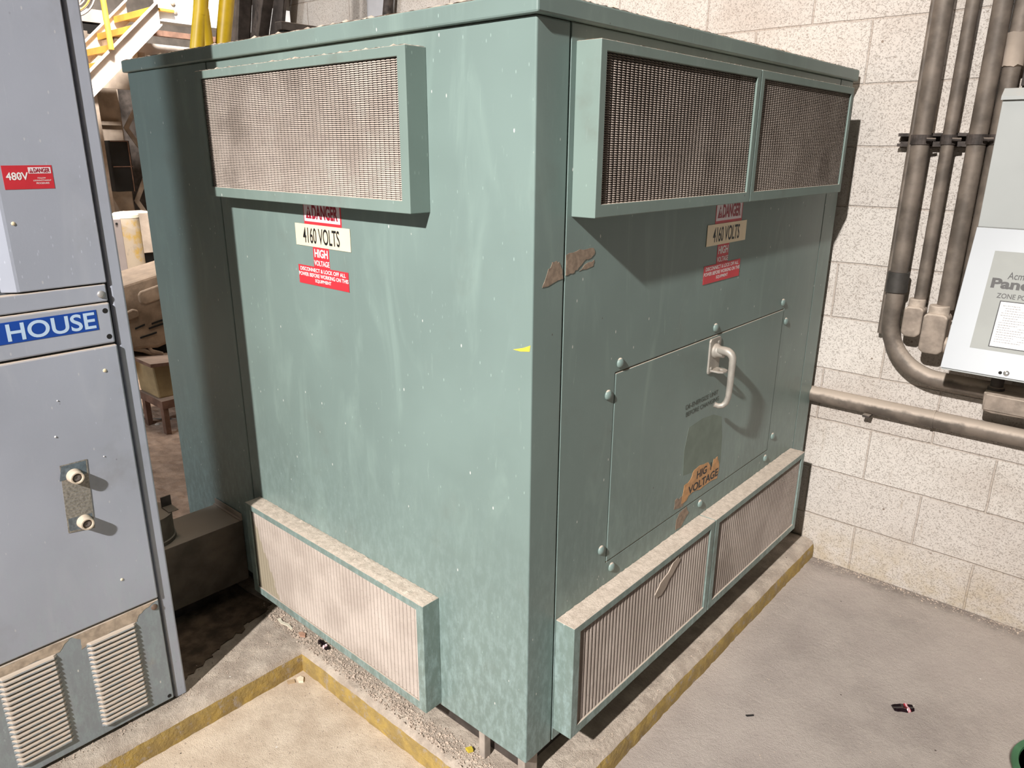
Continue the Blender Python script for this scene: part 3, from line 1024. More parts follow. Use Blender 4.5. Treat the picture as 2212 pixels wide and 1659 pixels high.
for (u0, u1, zt, nrow, zb) in ((-0.622, -0.497, 0.382, 19, 0.116), (-0.818, -0.688, 0.392, 19, 0.126), (-1.02, -0.888, 0.392, 19, 0.126)):
    p = (zt-zb)/nrow
    for k in range(nrow):
        dz = -p*k
        mbs = slat(u0, u1, zt+dz, p)
        mbs.build('vent_slat', M_vent, vp)
        mb = MB(FC)
        mb.add([(u0+0.003, 0.0006, zt+dz-p*0.78), (u1-0.003, 0.0006, zt+dz-p*0.78), (u1-0.003, 0.0006, zt+dz-p*1.02), (u0+0.003, 0.0006, zt+dz-p*1.02)], [(0, 1, 2, 3)])
        if k == 0:
            slots = MB(FC)
        slots.add([(u0+0.003, 0.0006, zt+dz-p*0.76), (u1-0.003, 0.0006, zt+dz-p*0.76), (u1-0.003, 0.0006, zt+dz-p*1.0), (u0+0.003, 0.0006, zt+dz-p*1.0)], [(0, 1, 2, 3)])
    slots.build('slot_openings', M_dark, vp)
for nm, pts in (('dust_smear', [(-0.632, 0.372), (-0.630, 0.400), (-0.655, 0.4165), (-0.44, 0.4170), (-0.468, 0.405), (-0.492, 0.392), (-0.494, 0.378), (-0.56, 0.384)]),
                ('dust_smear', [(-0.826, 0.385), (-0.84, 0.4165), (-0.655, 0.4168), (-0.672, 0.400), (-0.684, 0.388), (-0.75, 0.394)])):
    quadplate(FC, ragged(pts, 0.0022, 4, 31), 0.0002, 0.0007, nm, M_smear, vp, label='beige dust smear')
dome(-0.446, 0.400, 0.0085, plain('rusty_screw', (0.22, 0.15, 0.11), 0.7, 0.2, 0.3, 80), vp, 'screw')
mb2 = MB()
mb2.lathe((XC, -0.4445, 0.105), (1, 0, 0), [(0.0055, 0), (0.0055, 0.0008), (0.0001, 0.0009)], 18)
mb2.build('bolt_hole', M_dark, vp)
# dried paint splats
for (y, z, r, mt) in ((-0.6115+0.012, 1.436, 0.0045, M_cream), (-0.470, 1.079, 0.0048, M_cream), (-0.514, 0.52, 0.004, M_scrap), (-0.582, 1.03, 0.0016, M_white), (-0.6, 0.945, 0.0025, M_white), (-0.505, 0.865, 0.0016, M_white)):
    mb = MB()
    mb.lathe((XC+(0.003 if z < 1.13 else 0.0), y, z), (1, 0.15, 0.1), [(r, -0.001), (r*0.9, 0.0012), (r*0.5, 0.0022), (0.0002, 0.0025)], 9)
    mb.build('paint_splat', mt, low if z < 1.13 else udoor, smooth=True)

# ------------------------------------------------------------ wall conduits
WY = 1.736


def conduit(name, label, x, r, ztop, zbot, y, group='conduits running up the block wall', mat=None):
    rt = root(name, label, 'conduit', (x, y, zbot), group)
    mb = MB()
    mb.cyl((x, y, zbot), (x, y, ztop), r, 20)
    mb.build('pipe', mat or M_conduit, rt, smooth=True)
    return rt


# 1: large conduit with coupling and long sweep to the right
c1 = root('large_conduit', 'large leftmost conduit with a dark coupling, sweeping right at its bottom', 'conduit', (0.245, 1.66, 0.85), 'conduits running up the block wall')
bend = arc((0.245+0.185, 1.66, 1.04), 0.185, 180, 270, 14, (1, 0, 0), (0, 0, 1))
mb = MB()
mb.tube([(0.245, 1.66, 3.2), (0.245, 1.66, 1.15)], 0.0275, 24)
mb.build('pipe', M_conduit, c1, smooth=True)
mb = MB()
mb.tube([(0.245, 1.66, 1.15)]+bend+[(0.62, 1.66, 0.853), (1.05, 1.66, 0.851)], 0.0285, 24)
mb.build('sweep_bend', M_conduit, c1, smooth=True)
mb = MB()
mb.cyl((0.245, 1.66, 1.135), (0.245, 1.66, 1.205), 0.0345, 24)
mb.build('coupling', M_coupling, c1, bevel=0.002, smooth=True, label='dark coupling sleeve')
c0 = conduit('thin_conduit', 'thin conduit hugging the left side of the large conduit', 0.208, 0.0085, 3.2, 0.98, 1.69)


def elbow_fitting(rt, x, y, zt, zb, half, right, length):
    mb = MB()
    mb.lathe((x, y, zt+0.028), (0, 0, -1), [(half*0.80, 0), (half*0.86, 0.004), (half*0.86, 0.026), (half*1.0, 0.034)], 20)
    mb.build('hub', M_fitting, rt, smooth=True)
    mb = MB()
    mb.prism([(x-half, zt-0.006), (x-half+0.010, zt+0.004), (x+half-0.010, zt+0.004), (x+half, zt-0.006), (x+half, zb+0.012), (x+half-0.014, zb), (x-half+0.014, zb), (x-half, zb+0.012)], y-half*1.1, y+half*0.9, 'y')
    f = mb.build('conduit_body', M_fitting, rt, bevel=0.006, seg=3)
    if right:
        mb = MB()
        mb.tube([(x+half-0.004, y, zb+0.030), (x+half+0.028, y, zb+0.030)], 0.0265, 20)
        mb.build('side_hub', M_fitting, rt, smooth=True)
        mb = MB()
        mb.tube([(x+half+0.024, y, zb+0.030), (x+half+length, y, zb+0.030)], 0.022, 20)
        mb.build('nipple', M_conduit, rt, smooth=True)


c2 = conduit('middle_conduit', 'narrow brown conduit ending in a fitting just right of the large conduit', 0.324, 0.0195, 3.2, 1.10, 1.66)
elbow_fitting(c2, 0.318, 1.655, 1.095, 0.995, 0.030, False, 0)
c3 = conduit('wide_conduit', 'wide brown conduit ending in a dusty elbow fitting beside the grey wall panel', 0.404, 0.0265, 3.2, 1.10, 1.655)
elbow_fitting(c3, 0.392, 1.632, 1.085, 0.955, 0.036, True, 0.16)
c4 = root('taped_conduit', 'dark conduit with torn tape, partly behind the grey wall panel', 'conduit', (0.455, 1.672, 0.97), 'conduits running up the block wall')
mb = MB()
mb.tube([(0.455, 1.672, 3.2), (0.455, 1.672, 1.07)], 0.0245, 20)
mb.build('pipe', M_darksteel if False else M_conduit, c4, smooth=True)
elbow_fitting(c4, 0.458, 1.678, 1.055, 0.94, 0.030, False, 0)
mb = MB()
rn = random.Random(2)
mb.loops([[(0.455+math.cos(a)*(0.0265+rn.uniform(0, 0.004)), 1.672+math.sin(a)*(0.0265+rn.uniform(0, 0.004)), z+rn.uniform(-0.004, 0.004)*(1 if e else 0)) for a in [2*math.pi*k/20 for k in range(20)]] for z, e in ((1.93, 1), (1.90, 0), (1.87, 0), (1.84, 1))])
mb.build('torn_tape', M_beige, c4, smooth=True, label='torn pale tape wrap')

# strut with clamps
st = root('strut_channel', 'grimy horizontal strut channel clamping the conduits to the block wall', 'strut channel', (0.35, 1.70, 1.64))
mb = MB(lambda u, w, v: (u, WY-0.001-w, v))
mb.prism([(0.0, 1.612), (0.040, 1.612), (0.040, 1.622), (0.034, 1.622), (0.034, 1.616), (0.004, 1.616), (0.004, 1.650), (0.034, 1.650), (0.034, 1.644), (0.040, 1.644), (0.040, 1.654), (0.0, 1.654)], 0.165, 0.60, 'x')
mb.build('channel', M_strut, st)
for (x, r, y) in ((0.245, 0.0275, 1.66), (0.324, 0.0195, 1.66), (0.404, 0.0265, 1.655), (0.455, 0.0245, 1.672)):
    mb = MB()
    rows = []
    for a in [(-20+220*i/14) for i in range(15)]:
        ca, sa = math.cos(math.radians(a)), math.sin(math.radians(a))
        rows.append([(x+ca*(r+0.0005), y-sa*(r+0.0005), 1.618), (x+ca*(r+0.004), y-sa*(r+0.004), 1.618), (x+ca*(r+0.004), y-sa*(r+0.004), 1.648), (x+ca*(r+0.0005), y-sa*(r+0.0005), 1.648)])
    mb.loops(rows)
    mb.cyl((x+r-0.004, y-r-0.010, 1.633), (x+r+0.020, y-r*0.6-0.010, 1.633), 0.005, 10)
    mb.build('pipe_clamp', M_strut, st)

# low horizontal pipe
hp_ = root('horizontal_pipe', 'dusty horizontal pipe low on the block wall, running behind the green enclosure', 'pipe', (0.6, 1.69, 0.70))
mb = MB()
mb.tube([(-1.2, 1.70, 0.702), (1.6, 1.70, 0.702)], 0.030, 24)
mb.build('pipe', M_conduit, hp_, smooth=True)
mb = MB()
mb.cyl((0.42, 1.70, 0.702), (0.428, 1.70, 0.702), 0.0325, 24)
mb.build('pipe_collar', M_conduit, hp_, smooth=True)
mb = MB()
mb.box(0.20, 0.225, 1.665, WY-0.0005, 0.664, 0.674)
mb.build('pipe_hanger', M_strut, hp_, bevel=0.002)

# ------------------------------------------------------------ wall-mounted power centre
pc = root('power_centre_panel', 'light grey wall-mounted power centre with sloping cover and printed label', 'electrical panel', (0.8, 1.736, 0.96))
X0, X1 = 0.461, 1.02
mb = MB()
mb.prism([(1.645, 1.752), (1.588, 1.752), (1.588, 1.3775), (1.592, 1.374), (1.645, 1.374)], X0+0.001, X1, 'x')
mb.build('upper_box', M_panel, pc, bevel=0.002)
mb = MB()
mb.prism([(1.645, 1.775), (1.605, 1.775), (1.578, 1.752), (1.578, 1.742), (1.584, 1.742), (1.584, 1.751), (1.645, 1.751)], X0-0.002, X1+0.002, 'x')
mb.build('top_hood', M_panel, pc)
mb = MB()
mb.prism([(1.645, 1.374), (1.5868, 1.374), (1.4372, 0.964), (1.4372, 0.952), (1.645, 0.952)], X0+0.003, X1, 'x')
mb.build('lower_box', M_panel, pc)
for zz in (1.66, 1.05):
    mb = MB()
    mb.box(0.56, X1, 1.645, WY-0.0005, zz, zz+0.041)
    mb.build('standoff_rail', M_strut, pc)
mb = MB(FS)
mb.box(X0, X1+0.001, 0.0, 0.003, -0.445, -0.001)
cv = mb.build('sloping_cover', M_cover, pc, bevel=0.0012)
lb = rplate(FS, (0.5245, 0.95, -0.371, -0.070), 0.003, 0.0034, 'printed_panel', M_plate, cv)
text('Acme Electric', (0.5745, 0.700, -0.1525, -0.131), FS, 0.0038, M_greyink, lb, bold=0.008, skew=0.001)
text('Panel-Tran', (0.5365, 0.768, -0.183, -0.152), FS, 0.0038, M_greyink, lb, bold=0.04)
text('ZONE POWER CENTER', (0.5585, 0.742, -0.2115, -0.1965), FS, 0.0038, M_greyink, lb, bold=0.012)
rplate(FS, (0.5705, 0.86, -0.360, -0.2185), 0.0034, 0.0037, 'label_border', M_black, lb)
pp = rplate(FS, (0.5735, 0.857, -0.357, -0.2215), 0.0037, 0.0041, 'rating_label', M_paper, lb)
mb = MB(FS)
rn = random.Random(8)
for k in range(16):
    vv = -0.234-k*0.0073
    ind = 0.008 if k % 4 in (1, 2) and k < 9 else 0
    x = 0.581+ind
    xe = x+rn.uniform(0.03, 0.085)
    while x < 0.85:
        if x > xe and x < xe+0.02:
            x = xe+0.02
        l = rn.uniform(0.002, 0.007)
        mb.add([(x, 0.0043, vv), (x+l, 0.0043, vv), (x+l, 0.0043, vv+0.0024), (x, 0.0043, vv+0.0024)], [(0, 1, 2, 3)])
        x += l+0.0012
mb.build('fine_print', M_greyprint, pp)
mb = MB()
c_ = FS(0.618, 0.003, -0.432)
ax = Vector((0, -0.415/SL, 0.15/SL))
mb.lathe(c_, ax, [(0.0048, 0), (0.0048, 0.0005), (0.0001, 0.0006)], 16)
mb.build('bolt_hole', M_dark, cv)
mb = MB()
c_ = FS(0.6335, 0.003, -0.431)
mb.lathe(c_, ax, [(0.0078, 0), (0.0078, 0.003), (0.006, 0.0045), (0.0001, 0.005)], 18)
mb.build('screw', plain('bright_screw', (0.7, 0.69, 0.67), 0.25, 0.8, 0.05), cv, smooth=True)
mb = MB()
mb.lathe((0.594, 1.63, 0.953), (0, 0, -1), [(0.026, 0), (0.026, 0.012), (0.0185, 0.014), (0.0185, 0.075), (0.024, 0.078), (0.024, 0.092)], 20)
mb.build('bottom_nipple', M_darksteel, pc, smooth=True)
tb = root('conduit_outlet_box', 'dusty cast outlet box hanging under the grey power centre', 'outlet box', (0.66, 1.63, 0.79))
mb = MB()
mb.prism([(0.566, 0.858), (0.575, 0.866), (0.80, 0.866), (0.80, 0.800), (0.60, 0.792), (0.570, 0.798)], 1.60, 1.66, 'y')
mb.build('box_body', M_fitting, tb, bevel=0.008, seg=3)
mb = MB()
mb.box(0.575, 0.80, 1.594, 1.600, 0.803, 0.855)
mb.build('box_cover', M_fitting, tb, bevel=0.002)
mb = MB()
mb.box(0.62, 0.78, 1.66, WY-0.0005, 0.815, 0.845)
mb.build('mounting_foot', M_strut, tb)

# small dark box above the panel on the wall, at the frame edge
tb = root('small_wall_bracket', 'small black bracket on the block wall just above the grey power centre', 'bracket', (0.52, 1.70, 1.80))
mb = MB()
ring(mb, 0.486, 0.62, 1.786, 1.835, 1.68, WY-0.0005, 0.494, 0.612, 1.794, 1.827)
mb.build('bracket_frame', M_strut, tb)
mb = MB()
mb.box(0.494, 0.612, 1.71, WY-0.001, 1.794, 1.827)
mb.build('bracket_back', M_dark, tb)


# ------------------------------------------------------------ litter and floor things
def foil(name, label, c, sx, sy, h, ang, z, seed, m1, m2, m3):
    rt = root(name, label, 'wrapper', (c[0], c[1], z))
    rn = random.Random(seed)
    ca, sa = math.cos(ang), math.sin(ang)
    for nm, mt, (a0, a1), k in (('wrapper_body', m1, (-1, 1), 1.0), ('red_fold', m2, (0.15, 0.62), 1.12), ('shiny_fold', m3, (0.30, 0.48), 1.25)):
        mb = MB()
        rows = []
        nn = 7
        for i in range(nn+1):
            s = a0+(a1-a0)*i/nn
            w = (1-0.28*abs(s)**2)*(1+rn.uniform(-.12, .12))
            hh = h*k*(0.55+0.45*rn.random())
            rows.append([(s*sx, -sy*w*min(1, 1.02), 0.0005), (s*sx, -sy*w*0.6, hh), (s*sx+rn.uniform(-.1, .1)*sx*0.3, 0, hh*0.75), (s*sx, sy*w*0.6, hh), (s*sx, sy*w, 0.0005)])
        vv = [[(c[0]+p[0]*ca-p[1]*sa, c[1]+p[0]*sa+p[1]*ca, z+p[2]) for p in r] for r in rows]
        mb.loops(vv)
        mb.build(nm, mt, rt)
    return rt


foil('candy_wrapper', 'crumpled black and red wrapper on the open concrete floor', (0.603, 1.044), 0.030, 0.0175, 0.009, 0.70, 0.0, 3, M_foil, M_redfoil, M_pinkfoil)
foil('foil_wrapper', 'shiny black and pink foil scrap on the pad beneath the lower left louver', (-0.842, -0.005), 0.028, 0.008, 0.010, -0.10, PH+0.001, 5, M_foil, M_pinkfoil, M_white)


def chip(name, label, cat, pts, z, h, mat, seed=1):
    rn = random.Random(seed)
    mb = MB()
    mb.loops([[(p[0], p[1], z) for p in pts], [(p[0], p[1], z+h*rn.uniform(.6, 1)) for p in pts]])
    o = mb.build(name, mat, bevel=0.0)
    return tag(o, label, cat)


chip('paper_shred', 'curled white shred on the pad at the left end of the lower left louver', 'scrap', [(-1.075, -0.028), (-1.045, -0.034), (-1.018, -0.026), (-0.988, -0.030), (-0.990, -0.022), (-1.02, -0.017), (-1.048, -0.024), (-1.07, -0.018)], PH+0.001, 0.004, M_scrap)
chip('orange_chip', 'small orange-pink chip on the pad below the lower left louver', 'chip', [(-0.957, -0.022), (-0.938, -0.030), (-0.922, -0.020), (-0.935, -0.010), (-0.950, -0.012)], PH+0.001, 0.006, plain('pink_brick', (0.55, 0.32, 0.22), 0.9))
chip('yellow_leaf_scrap', 'tiny yellow scrap lying near the foot of the green enclosure', 'scrap', [(-0.205, -0.004), (-0.190, -0.008), (-0.184, 0.004), (-0.196, 0.010)], PH+0.001, 0.010, M_yellowchip)
chip('white_chip', 'white chip on the floor at the inner corner of the yellow edge', 'chip', [(-0.862, -0.098), (-0.842, -0.104), (-0.832, -0.094), (-0.848, -0.082), (-0.860, -0.086)], 0.0, 0.008, M_scrap)
chip('tan_flake', 'tan flake on the floor beside the white chip at the pad corner', 'chip', [(-0.875, -0.125), (-0.862, -0.130), (-0.850, -0.112), (-0.864, -0.106)], 0.0, 0.006, plain('tan_flake', (0.5, 0.36, 0.22), 0.9))
chip('black_twig', 'short black shaving on the floor right of the long yellow edge', 'scrap', [(0.262, 0.700), (0.268, 0.698), (0.282, 0.714), (0.279, 0.717)], 0.0, 0.004, M_black)

# grit: uncountable crumbs on pad and floor
mb = MB()
rn = random.Random(17)


def crumb(x, y, z, r):
    a = rn.uniform(0, 6.28)
    v = []
    for k in range(4):
        t = a+k*math.pi/2+rn.uniform(-.3, .3)
        v.append((x+math.cos(t)*r*rn.uniform(.6, 1.2), y+math.sin(t)*r*rn.uniform(.6, 1.2), z+r*0.15))
    v.append((x+rn.uniform(-.2, .2)*r, y, z+r*rn.uniform(0.6, 1.1)))
    v.append((x, y, z-r*0.3))
    mb.add(v, [(0, 1, 4), (1, 2, 4), (2, 3, 4), (3, 0, 4), (1, 0, 5), (2, 1, 5), (3, 2, 5), (0, 3, 5)])


for _ in range(3200):       # along the lower left louver and corner
    x = rn.uniform(-1.2, 0.02)
    y = -0.02+rn.gauss(0, 0.018)
    if y < -0.052 or (y > 0.02 and x < -0.3):
        continue
    crumb(x, y, PH, abs(rn.gauss(0.0018, 0.0014))+0.0007)
for _ in range(1500):
    crumb(rn.uniform(-1.05, -0.93), rn.uniform(-1.2, -0.06), PH, abs(rn.gauss(0.001, 0.001))+0.0006)
for _ in range(900):
    crumb(rn.uniform(0.02, 0.06), rn.uniform(-0.04, 1.65), PH, abs(rn.gauss(0.0008, 0.0008))+0.0005)
for _ in range(2600):
    x, y = rn.uniform(-0.87, 0.05), rn.uniform(-1.0, -0.07)
    crumb(x, y, 0.0, abs(rn.gauss(0.0009, 0.001))+0.0005)
for _ in range(900):
    crumb(rn.uniform(0.10, 0.95), rn.uniform(0.0, 1.72), 0.0, abs(rn.gauss(0.0006, 0.0007))+0.0004)
for _ in range(700):        # swept against the wall foot
    crumb(rn.uniform(0.10, 1.0), 1.73-abs(rn.gauss(0, 0.02)), 0.0, abs(rn.gauss(0.0015, 0.001))+0.0006)
tag(mb.build('grit', M_palegrit), 'loose tan grit and crumbs scattered over the pad and the floor', 'grit', kind='stuff')

# shade put into colour: dark soil plate cut to the cabinet's shadow
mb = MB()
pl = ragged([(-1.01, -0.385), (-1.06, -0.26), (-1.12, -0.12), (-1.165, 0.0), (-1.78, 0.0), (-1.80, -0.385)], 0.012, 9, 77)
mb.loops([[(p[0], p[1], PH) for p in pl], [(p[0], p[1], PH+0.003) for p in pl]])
tag(mb.build('shadow_soil', plain('dark_shadow_soil', (0.13, 0.09, 0.06), 0.9, 0, 0.5, 22, bumpd=0.006)), 'dark soil on the pad under the wireway duct, deepening the cabinet shadow', 'soil', kind='stuff')

# green bucket at the frame corner
bk = root('green_bucket', 'dark green round plastic bucket, just entering at the bottom right corner', 'bucket', (1.02, 0.86, 0))
mb = MB()
mb.lathe((1.02, 0.86, 0.0), (0, 0, 1), [(0.105, 0.0), (0.13, 0.15), (0.132, 0.150), (0.125, 0.150), (0.100, 0.01), (0.0, 0.01)], 48)
mb.build('bucket_body', M_bucket, bk, smooth=True)
mb = MB()
mb.lathe((1.02, 0.86, 0.0), (0, 0, 1), [(0.124, 0.146), (0.138, 0.146), (0.140, 0.151), (0.138, 0.156), (0.124, 0.156), (0.122, 0.151), (0.124, 0.146)], 48)
mb.build('bucket_rim', M_bucketrim, bk, smooth=True)

# ------------------------------------------------------------ behind and left: hall machinery
# guardrail posts
gr = root('yellow_guardrail', 'yellow pipe guardrail with forked brace rising behind the green enclosure', 'guardrail', (-2.1, 0.35, 0))
d1 = Vector((0, 0.02, 0.042*3))


def line_yz(p, q, z):
    t = (z-p[1])/(q[1]-p[1])
    return p[0]+(q[0]-p[0])*t


mb = MB()
ya, yb = 0.472, 0.500
mb.tube([(-2.1, 0.470, 2.085), (-2.1, 0.482, 2.15), (-2.1, 0.62, 3.1)], 0.0275, 20)
mb.build('post', M_rail, gr, smooth=True)
mb = MB()
mb.tube([(-2.1, 0.474, 2.110), (-2.1, 0.441, 1.965), (-2.1, 0.34, 0.0)], 0.0265, 20)
mb.build('brace', M_rail, gr, smooth=True)
mb = MB()
mb.tube([(-2.1, 0.478, 2.110), (-2.1, 0.483, 1.965), (-2.1, 0.52, 0.0)], 0.0265, 20)
mb.build('leg', M_rail, gr, smooth=True)
mb = MB()
mb.tube([(-2.1, 0.90, 3.6), (-2.1, 0.589, 2.156), (-2.1, 0.12+0.43, 1.98), (-2.1, 0.56, 0.0)], 0.029, 20)
mb.build('post', M_rail, gr, smooth=True)
mb = MB()
mb.tube([(-2.1, 0.60, 3.0), (-2.1, 0.78, 3.0)], 0.022, 16)
mb.build('crossbar', M_rail, gr, smooth=True)

# leaning dark steel legs at the end of the block wall
ds = root('steel_support', 'dark leaning steel channel support at the far end of the block wall', 'steel support', (-3.6, 1.55, 0))


def lean(x0t, x1t, x0b, x1b, y0, y1, name, mat, zt=2.485, zb=2.245, ztop=3.4):
    def X(a, b, z):
        return b+(a-b)*(z-zb)/(zt-zb)
    mb = MB()
    L = []
    for z in (0.0, ztop):
        # keep a straight leg: extrapolate gently towards the floor
        L.append([(X(x0t, x0b, z) if z > zb else x0b-(zb-z)*0.1, y0, z), (X(x1t, x1b, z) if z > zb else x1b-(zb-z)*0.1, y0, z),
                  (X(x1t, x1b, z) if z > zb else x1b-(zb-z)*0.1, y1, z), (X(x0t, x0b, z) if z > zb else x0b-(zb-z)*0.1, y1, z)])
    L.insert(1, [(x0b, y0, zb), (x1b, y0, zb), (x1b, y1, zb), (x0b, y1, zb)])
    mb.loops(L)
    return mb.build(name, mat, ds, bevel=0.003)


lean(-3.836, -3.634, -3.96, -3.704, 1.60, 1.62, 'web_plate', M_darksteel)
lean(-3.640, -3.610, -3.712, -3.68, 1.52, 1.60, 'flange', M_darksteel)
lean(-3.60, -3.50, -3.67, -3.62, 1.60, 1.615, 'angle_leg', M_darksteel)
lean(-3.515, -3.38, -3.645, -3.49, 1.585, 1.60, 'angle_leg', M_strut)
lean(-3.375, -3.345, -3.485, -3.455, 1.53, 1.60, 'flange', M_darksteel)
lean(-3.345, -3.24, -3.455, -3.316, 1.60, 1.62, 'web_plate', M_darksteel)
mb = MB()
mb.box(-3.06, -3.0, 1.40, 1.735, 2.22, 2.262)
mb.build('cross_beam', M_darksteel, ds, bevel=0.003)
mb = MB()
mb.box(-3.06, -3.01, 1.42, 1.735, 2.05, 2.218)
mb.build('shadow_box', M_dark, ds)  # black box standing in for the shade below the beam

sp = root('wall_downpipe', 'dark pipe slanting in front of a pale grey trunking strip high on the block wall', 'pipe', (-2.4, 1.68, 1.0))
mb = MB()
mb.prism([(-2.60, 3.4), (-2.43, 3.4), (-2.475, 0.4), (-2.66, 0.4)], 1.700, WY-0.001, 'y')
mb.build('trunking', M_lampwhite, sp, bevel=0.003, label='pale grey trunking')
mb = MB()
mb.tube([(-2.31, 1.68, 2.80), (-2.475, 1.68, 2.05), (-2.52, 1.68, 0.4)], 0.026, 16)
mb.build('pipe', M_strut, sp, smooth=True)

# staircase
stt = root('steel_staircase', 'dusty white steel staircase with yellow treads rising in the hall at left', 'staircase', (-5.9, 0.2, 0))
sl = 0.9425


def stringer(x, th, off, name, y1=1.909):
    def zt(y):
        return 2.121+off+(y-1.28)*sl
    hgt = 0.185
    y0 = 1.28-(2.121+off)/sl
    mb = MB()
    mb.prism([(y0, 0.0), (y1, zt(y1)), (y1, zt(y1)-hgt), (y0+hgt/sl, 0.0)], x, x+0.010, 'x')
    mb.prism([(y0, 0.0), (y1, zt(y1)), (y1, zt(y1)-0.012), (y0+0.012/sl, 0.0)], x-0.012, x+0.045, 'x')
    mb.prism([(y0+(hgt-0.012)/sl, 0.0), (y1, zt(y1)-hgt+0.012), (y1, zt(y1)-hgt), (y0+hgt/sl, 0.0)], x-0.012, x+0.045, 'x')
    return mb.build(name, M_whitesteel, stt)


stringer(-5.55, 0.01, 0.0, 'stringer')
stringer(-6.35, 0.01, 0.02, 'stringer', 2.0)
for k in range(-13, 4):
    y, z = 1.405+0.158*k, 2.215+0.150*k
    if z < 0.1:
        continue
    mb = MB()
    mb.box(-6.33, -5.56, y, y+0.17, z-0.02, z)
    mb.box(-6.33, -5.56, y-0.006, y+0.004, z-0.045, z+0.005)
    mb.build('tread', M_yellow, stt, bevel=0.002)
for (x, y, z, dy) in ((-5.50, 1.484, 2.31, -0.02), (-6.30, 1.30, 2.15, 0.0)):
    mb = MB()
    mb.tube([(x, y, z), (x, y+dy, z+1.0)], 0.021, 16)
    mb.build('handrail_post', M_yellow, stt, smooth=True)
for x in (-5.50, -6.30):
    mb = MB()
    mb.tube([(x, 0.0, 1.92), (x, 1.46, 3.30), (x, 2.0, 3.82)], 0.021, 14)
    mb.build('handrail', M_yellow, stt, smooth=True)

ld = root('landing_frame', 'pale grey steel landing beam at the head of the staircase', 'steel platform', (-5.8, 2.6, 0))
mb = MB()
mb.box(-5.62, -5.60, 1.915, 3.6, 2.575, 2.80)
mb.box(-5.68, -5.54, 1.915, 3.6, 2.565, 2.577)
mb.build('beam', M_greysteel, ld)
for y, z in ((2.06, 2.72), (2.07, 2.655)):
    mb = MB()
    mb.lathe((-5.60, y, z), (1, 0, 0), [(0.018, 0), (0.018, 0.01), (0.008, 0.016)], 12)
    mb.build('bolt', M_beige, ld, smooth=True)
mb = MB()
mb.box(-6.1, -6.04, 1.9, 4.0, 2.52, 2.565)
mb.build('under_beam', M_brown, ld)
mb = MB()
mb.box(-6.4, -6.2, 1.75, 4.2, 2.36, 2.47)
for k in range(9):
    mb.box(-6.2, -6.17, 2.05+0.15*k, 2.12+0.15*k, 2.33, 2.36)
mb.build('pipe_rack', M_whitesteel, ld)
mb = MB()
mb.prism([(1.83, 2.35), (1.89, 2.35), (1.80, 0), (1.74, 0)], -5.95, -5.85, 'x')
mb.build('prop', M_beige, ld)
mb = MB()
mb.box(-5.98, -5.90, 2.50, 2.56, 0, 2.40)
mb.build('post', M_beige, ld)

# riveted column with lacing bars and dark panel
cl = root('riveted_column', 'dust-coated riveted steel column with lacing bars in the hall, left of the enclosure', 'column', (-7.1, 2.0, 0))
mb = MB()
mb.box(-7.10, -7.0, 1.50, 1.895, 0, 2.62)
mb.build('flange', M_beige, cl)
mb = MB()
mb.box(-7.25, -7.2, 1.89, 2.16, 0, 2.62)
mb.build('web', M_beige, cl)
mb = MB()
mb.box(-7.2, -7.16, 1.90, 2.14, 1.80, 1.835)
mb.build('batten', M_beige, cl)
mb = MB()
mb.box(-7.3, -7.28, 2.15, 2.20, 0, 2.62)
mb.box(-7.3, -7.24, 2.42, 2.46, 0, 2.62)
mb.build('rear_angle', M_beige, cl)
zz = [2.50, 2.10, 1.78, 1.44, 1.06, 0.70, 0.34, 0.0]
for k in range(7):
    mb = MB()
    a, b = (2.22, 2.42) if k % 2 == 0 else (2.42, 2.22)
    mb.prism([(a-0.02, zz[k]), (a+0.03, zz[k]), (b+0.03, zz[k+1]), (b-0.02, zz[k+1])], -7.27, -7.255, 'x')
    mb.build('lacing_bar', M_beige, cl)
mb = MB()
mb.box(-7.2, -7.02, 1.95, 2.135, 1.17, 1.655)
dp = mb.build('dark_panel', M_dark, cl, bevel=0.004, label='black rectangular panel')
mb = MB()
mb.box(-7.019, -7.012, 1.95, 2.135, 1.405, 1.413)
mb.box(-7.019, -7.012, 2.115, 2.123, 1.17, 1.655)
mb.box(-7.019, -7.012, 1.955, 2.115, 1.645, 1.652)
mb.build('panel_edge', M_brown, dp)
mb = MB()
mb.box(-6.9, -6.86, 1.55, 2.6, 2.12, 2.42)
mb.build('gusset_plate', M_beige, cl)

# grey box and yellow bollard
gb = root('grey_steel_box', 'pale grey steel box standing beside the worn yellow bollard', 'steel box', (-4.7, 0.95, 0))
mb = MB()
mb.box(-4.9, -4.6, 0.70, 1.018, 0.0, 1.118)
mb.build('box_body', plain('mauve_grey_steel', (0.42, 0.36, 0.34), 0.6, 0, 0.06, 5), gb, bevel=0.006)
mb = MB()
mb.cyl((-4.6, 0.985, 1.085), (-4.596, 0.985, 1.085), 0.008, 12)
mb.build('rivet', M_dark, gb)
bo = root('yellow_bollard', 'worn yellow and white concrete-filled bollard in the gap between cabinet and enclosure', 'bollard', (-5.1, 1.28, 0))


def mat_bollard():
    m, nt, b = new_mat('worn_bollard_paint')
    N = NT(nt)
    c = N.mix(N.ramp(N.noise(6, 5, 0.65), 0.50, 0.66), (0.62, 0.52, 0.40), (0.66, 0.43, 0.10))
    c = N.mix(N.ramp(N.noise(9, 5, 0.65, N.mapping((1, 1, .5), (4, 1, 0))), 0.5, 0.7, 0, 0.7), c, (0.25, 0.22, 0.2))
    N.link(c, b.inputs['Base Color'])
    b.inputs['Roughness'].default_value = 0.7
    return m


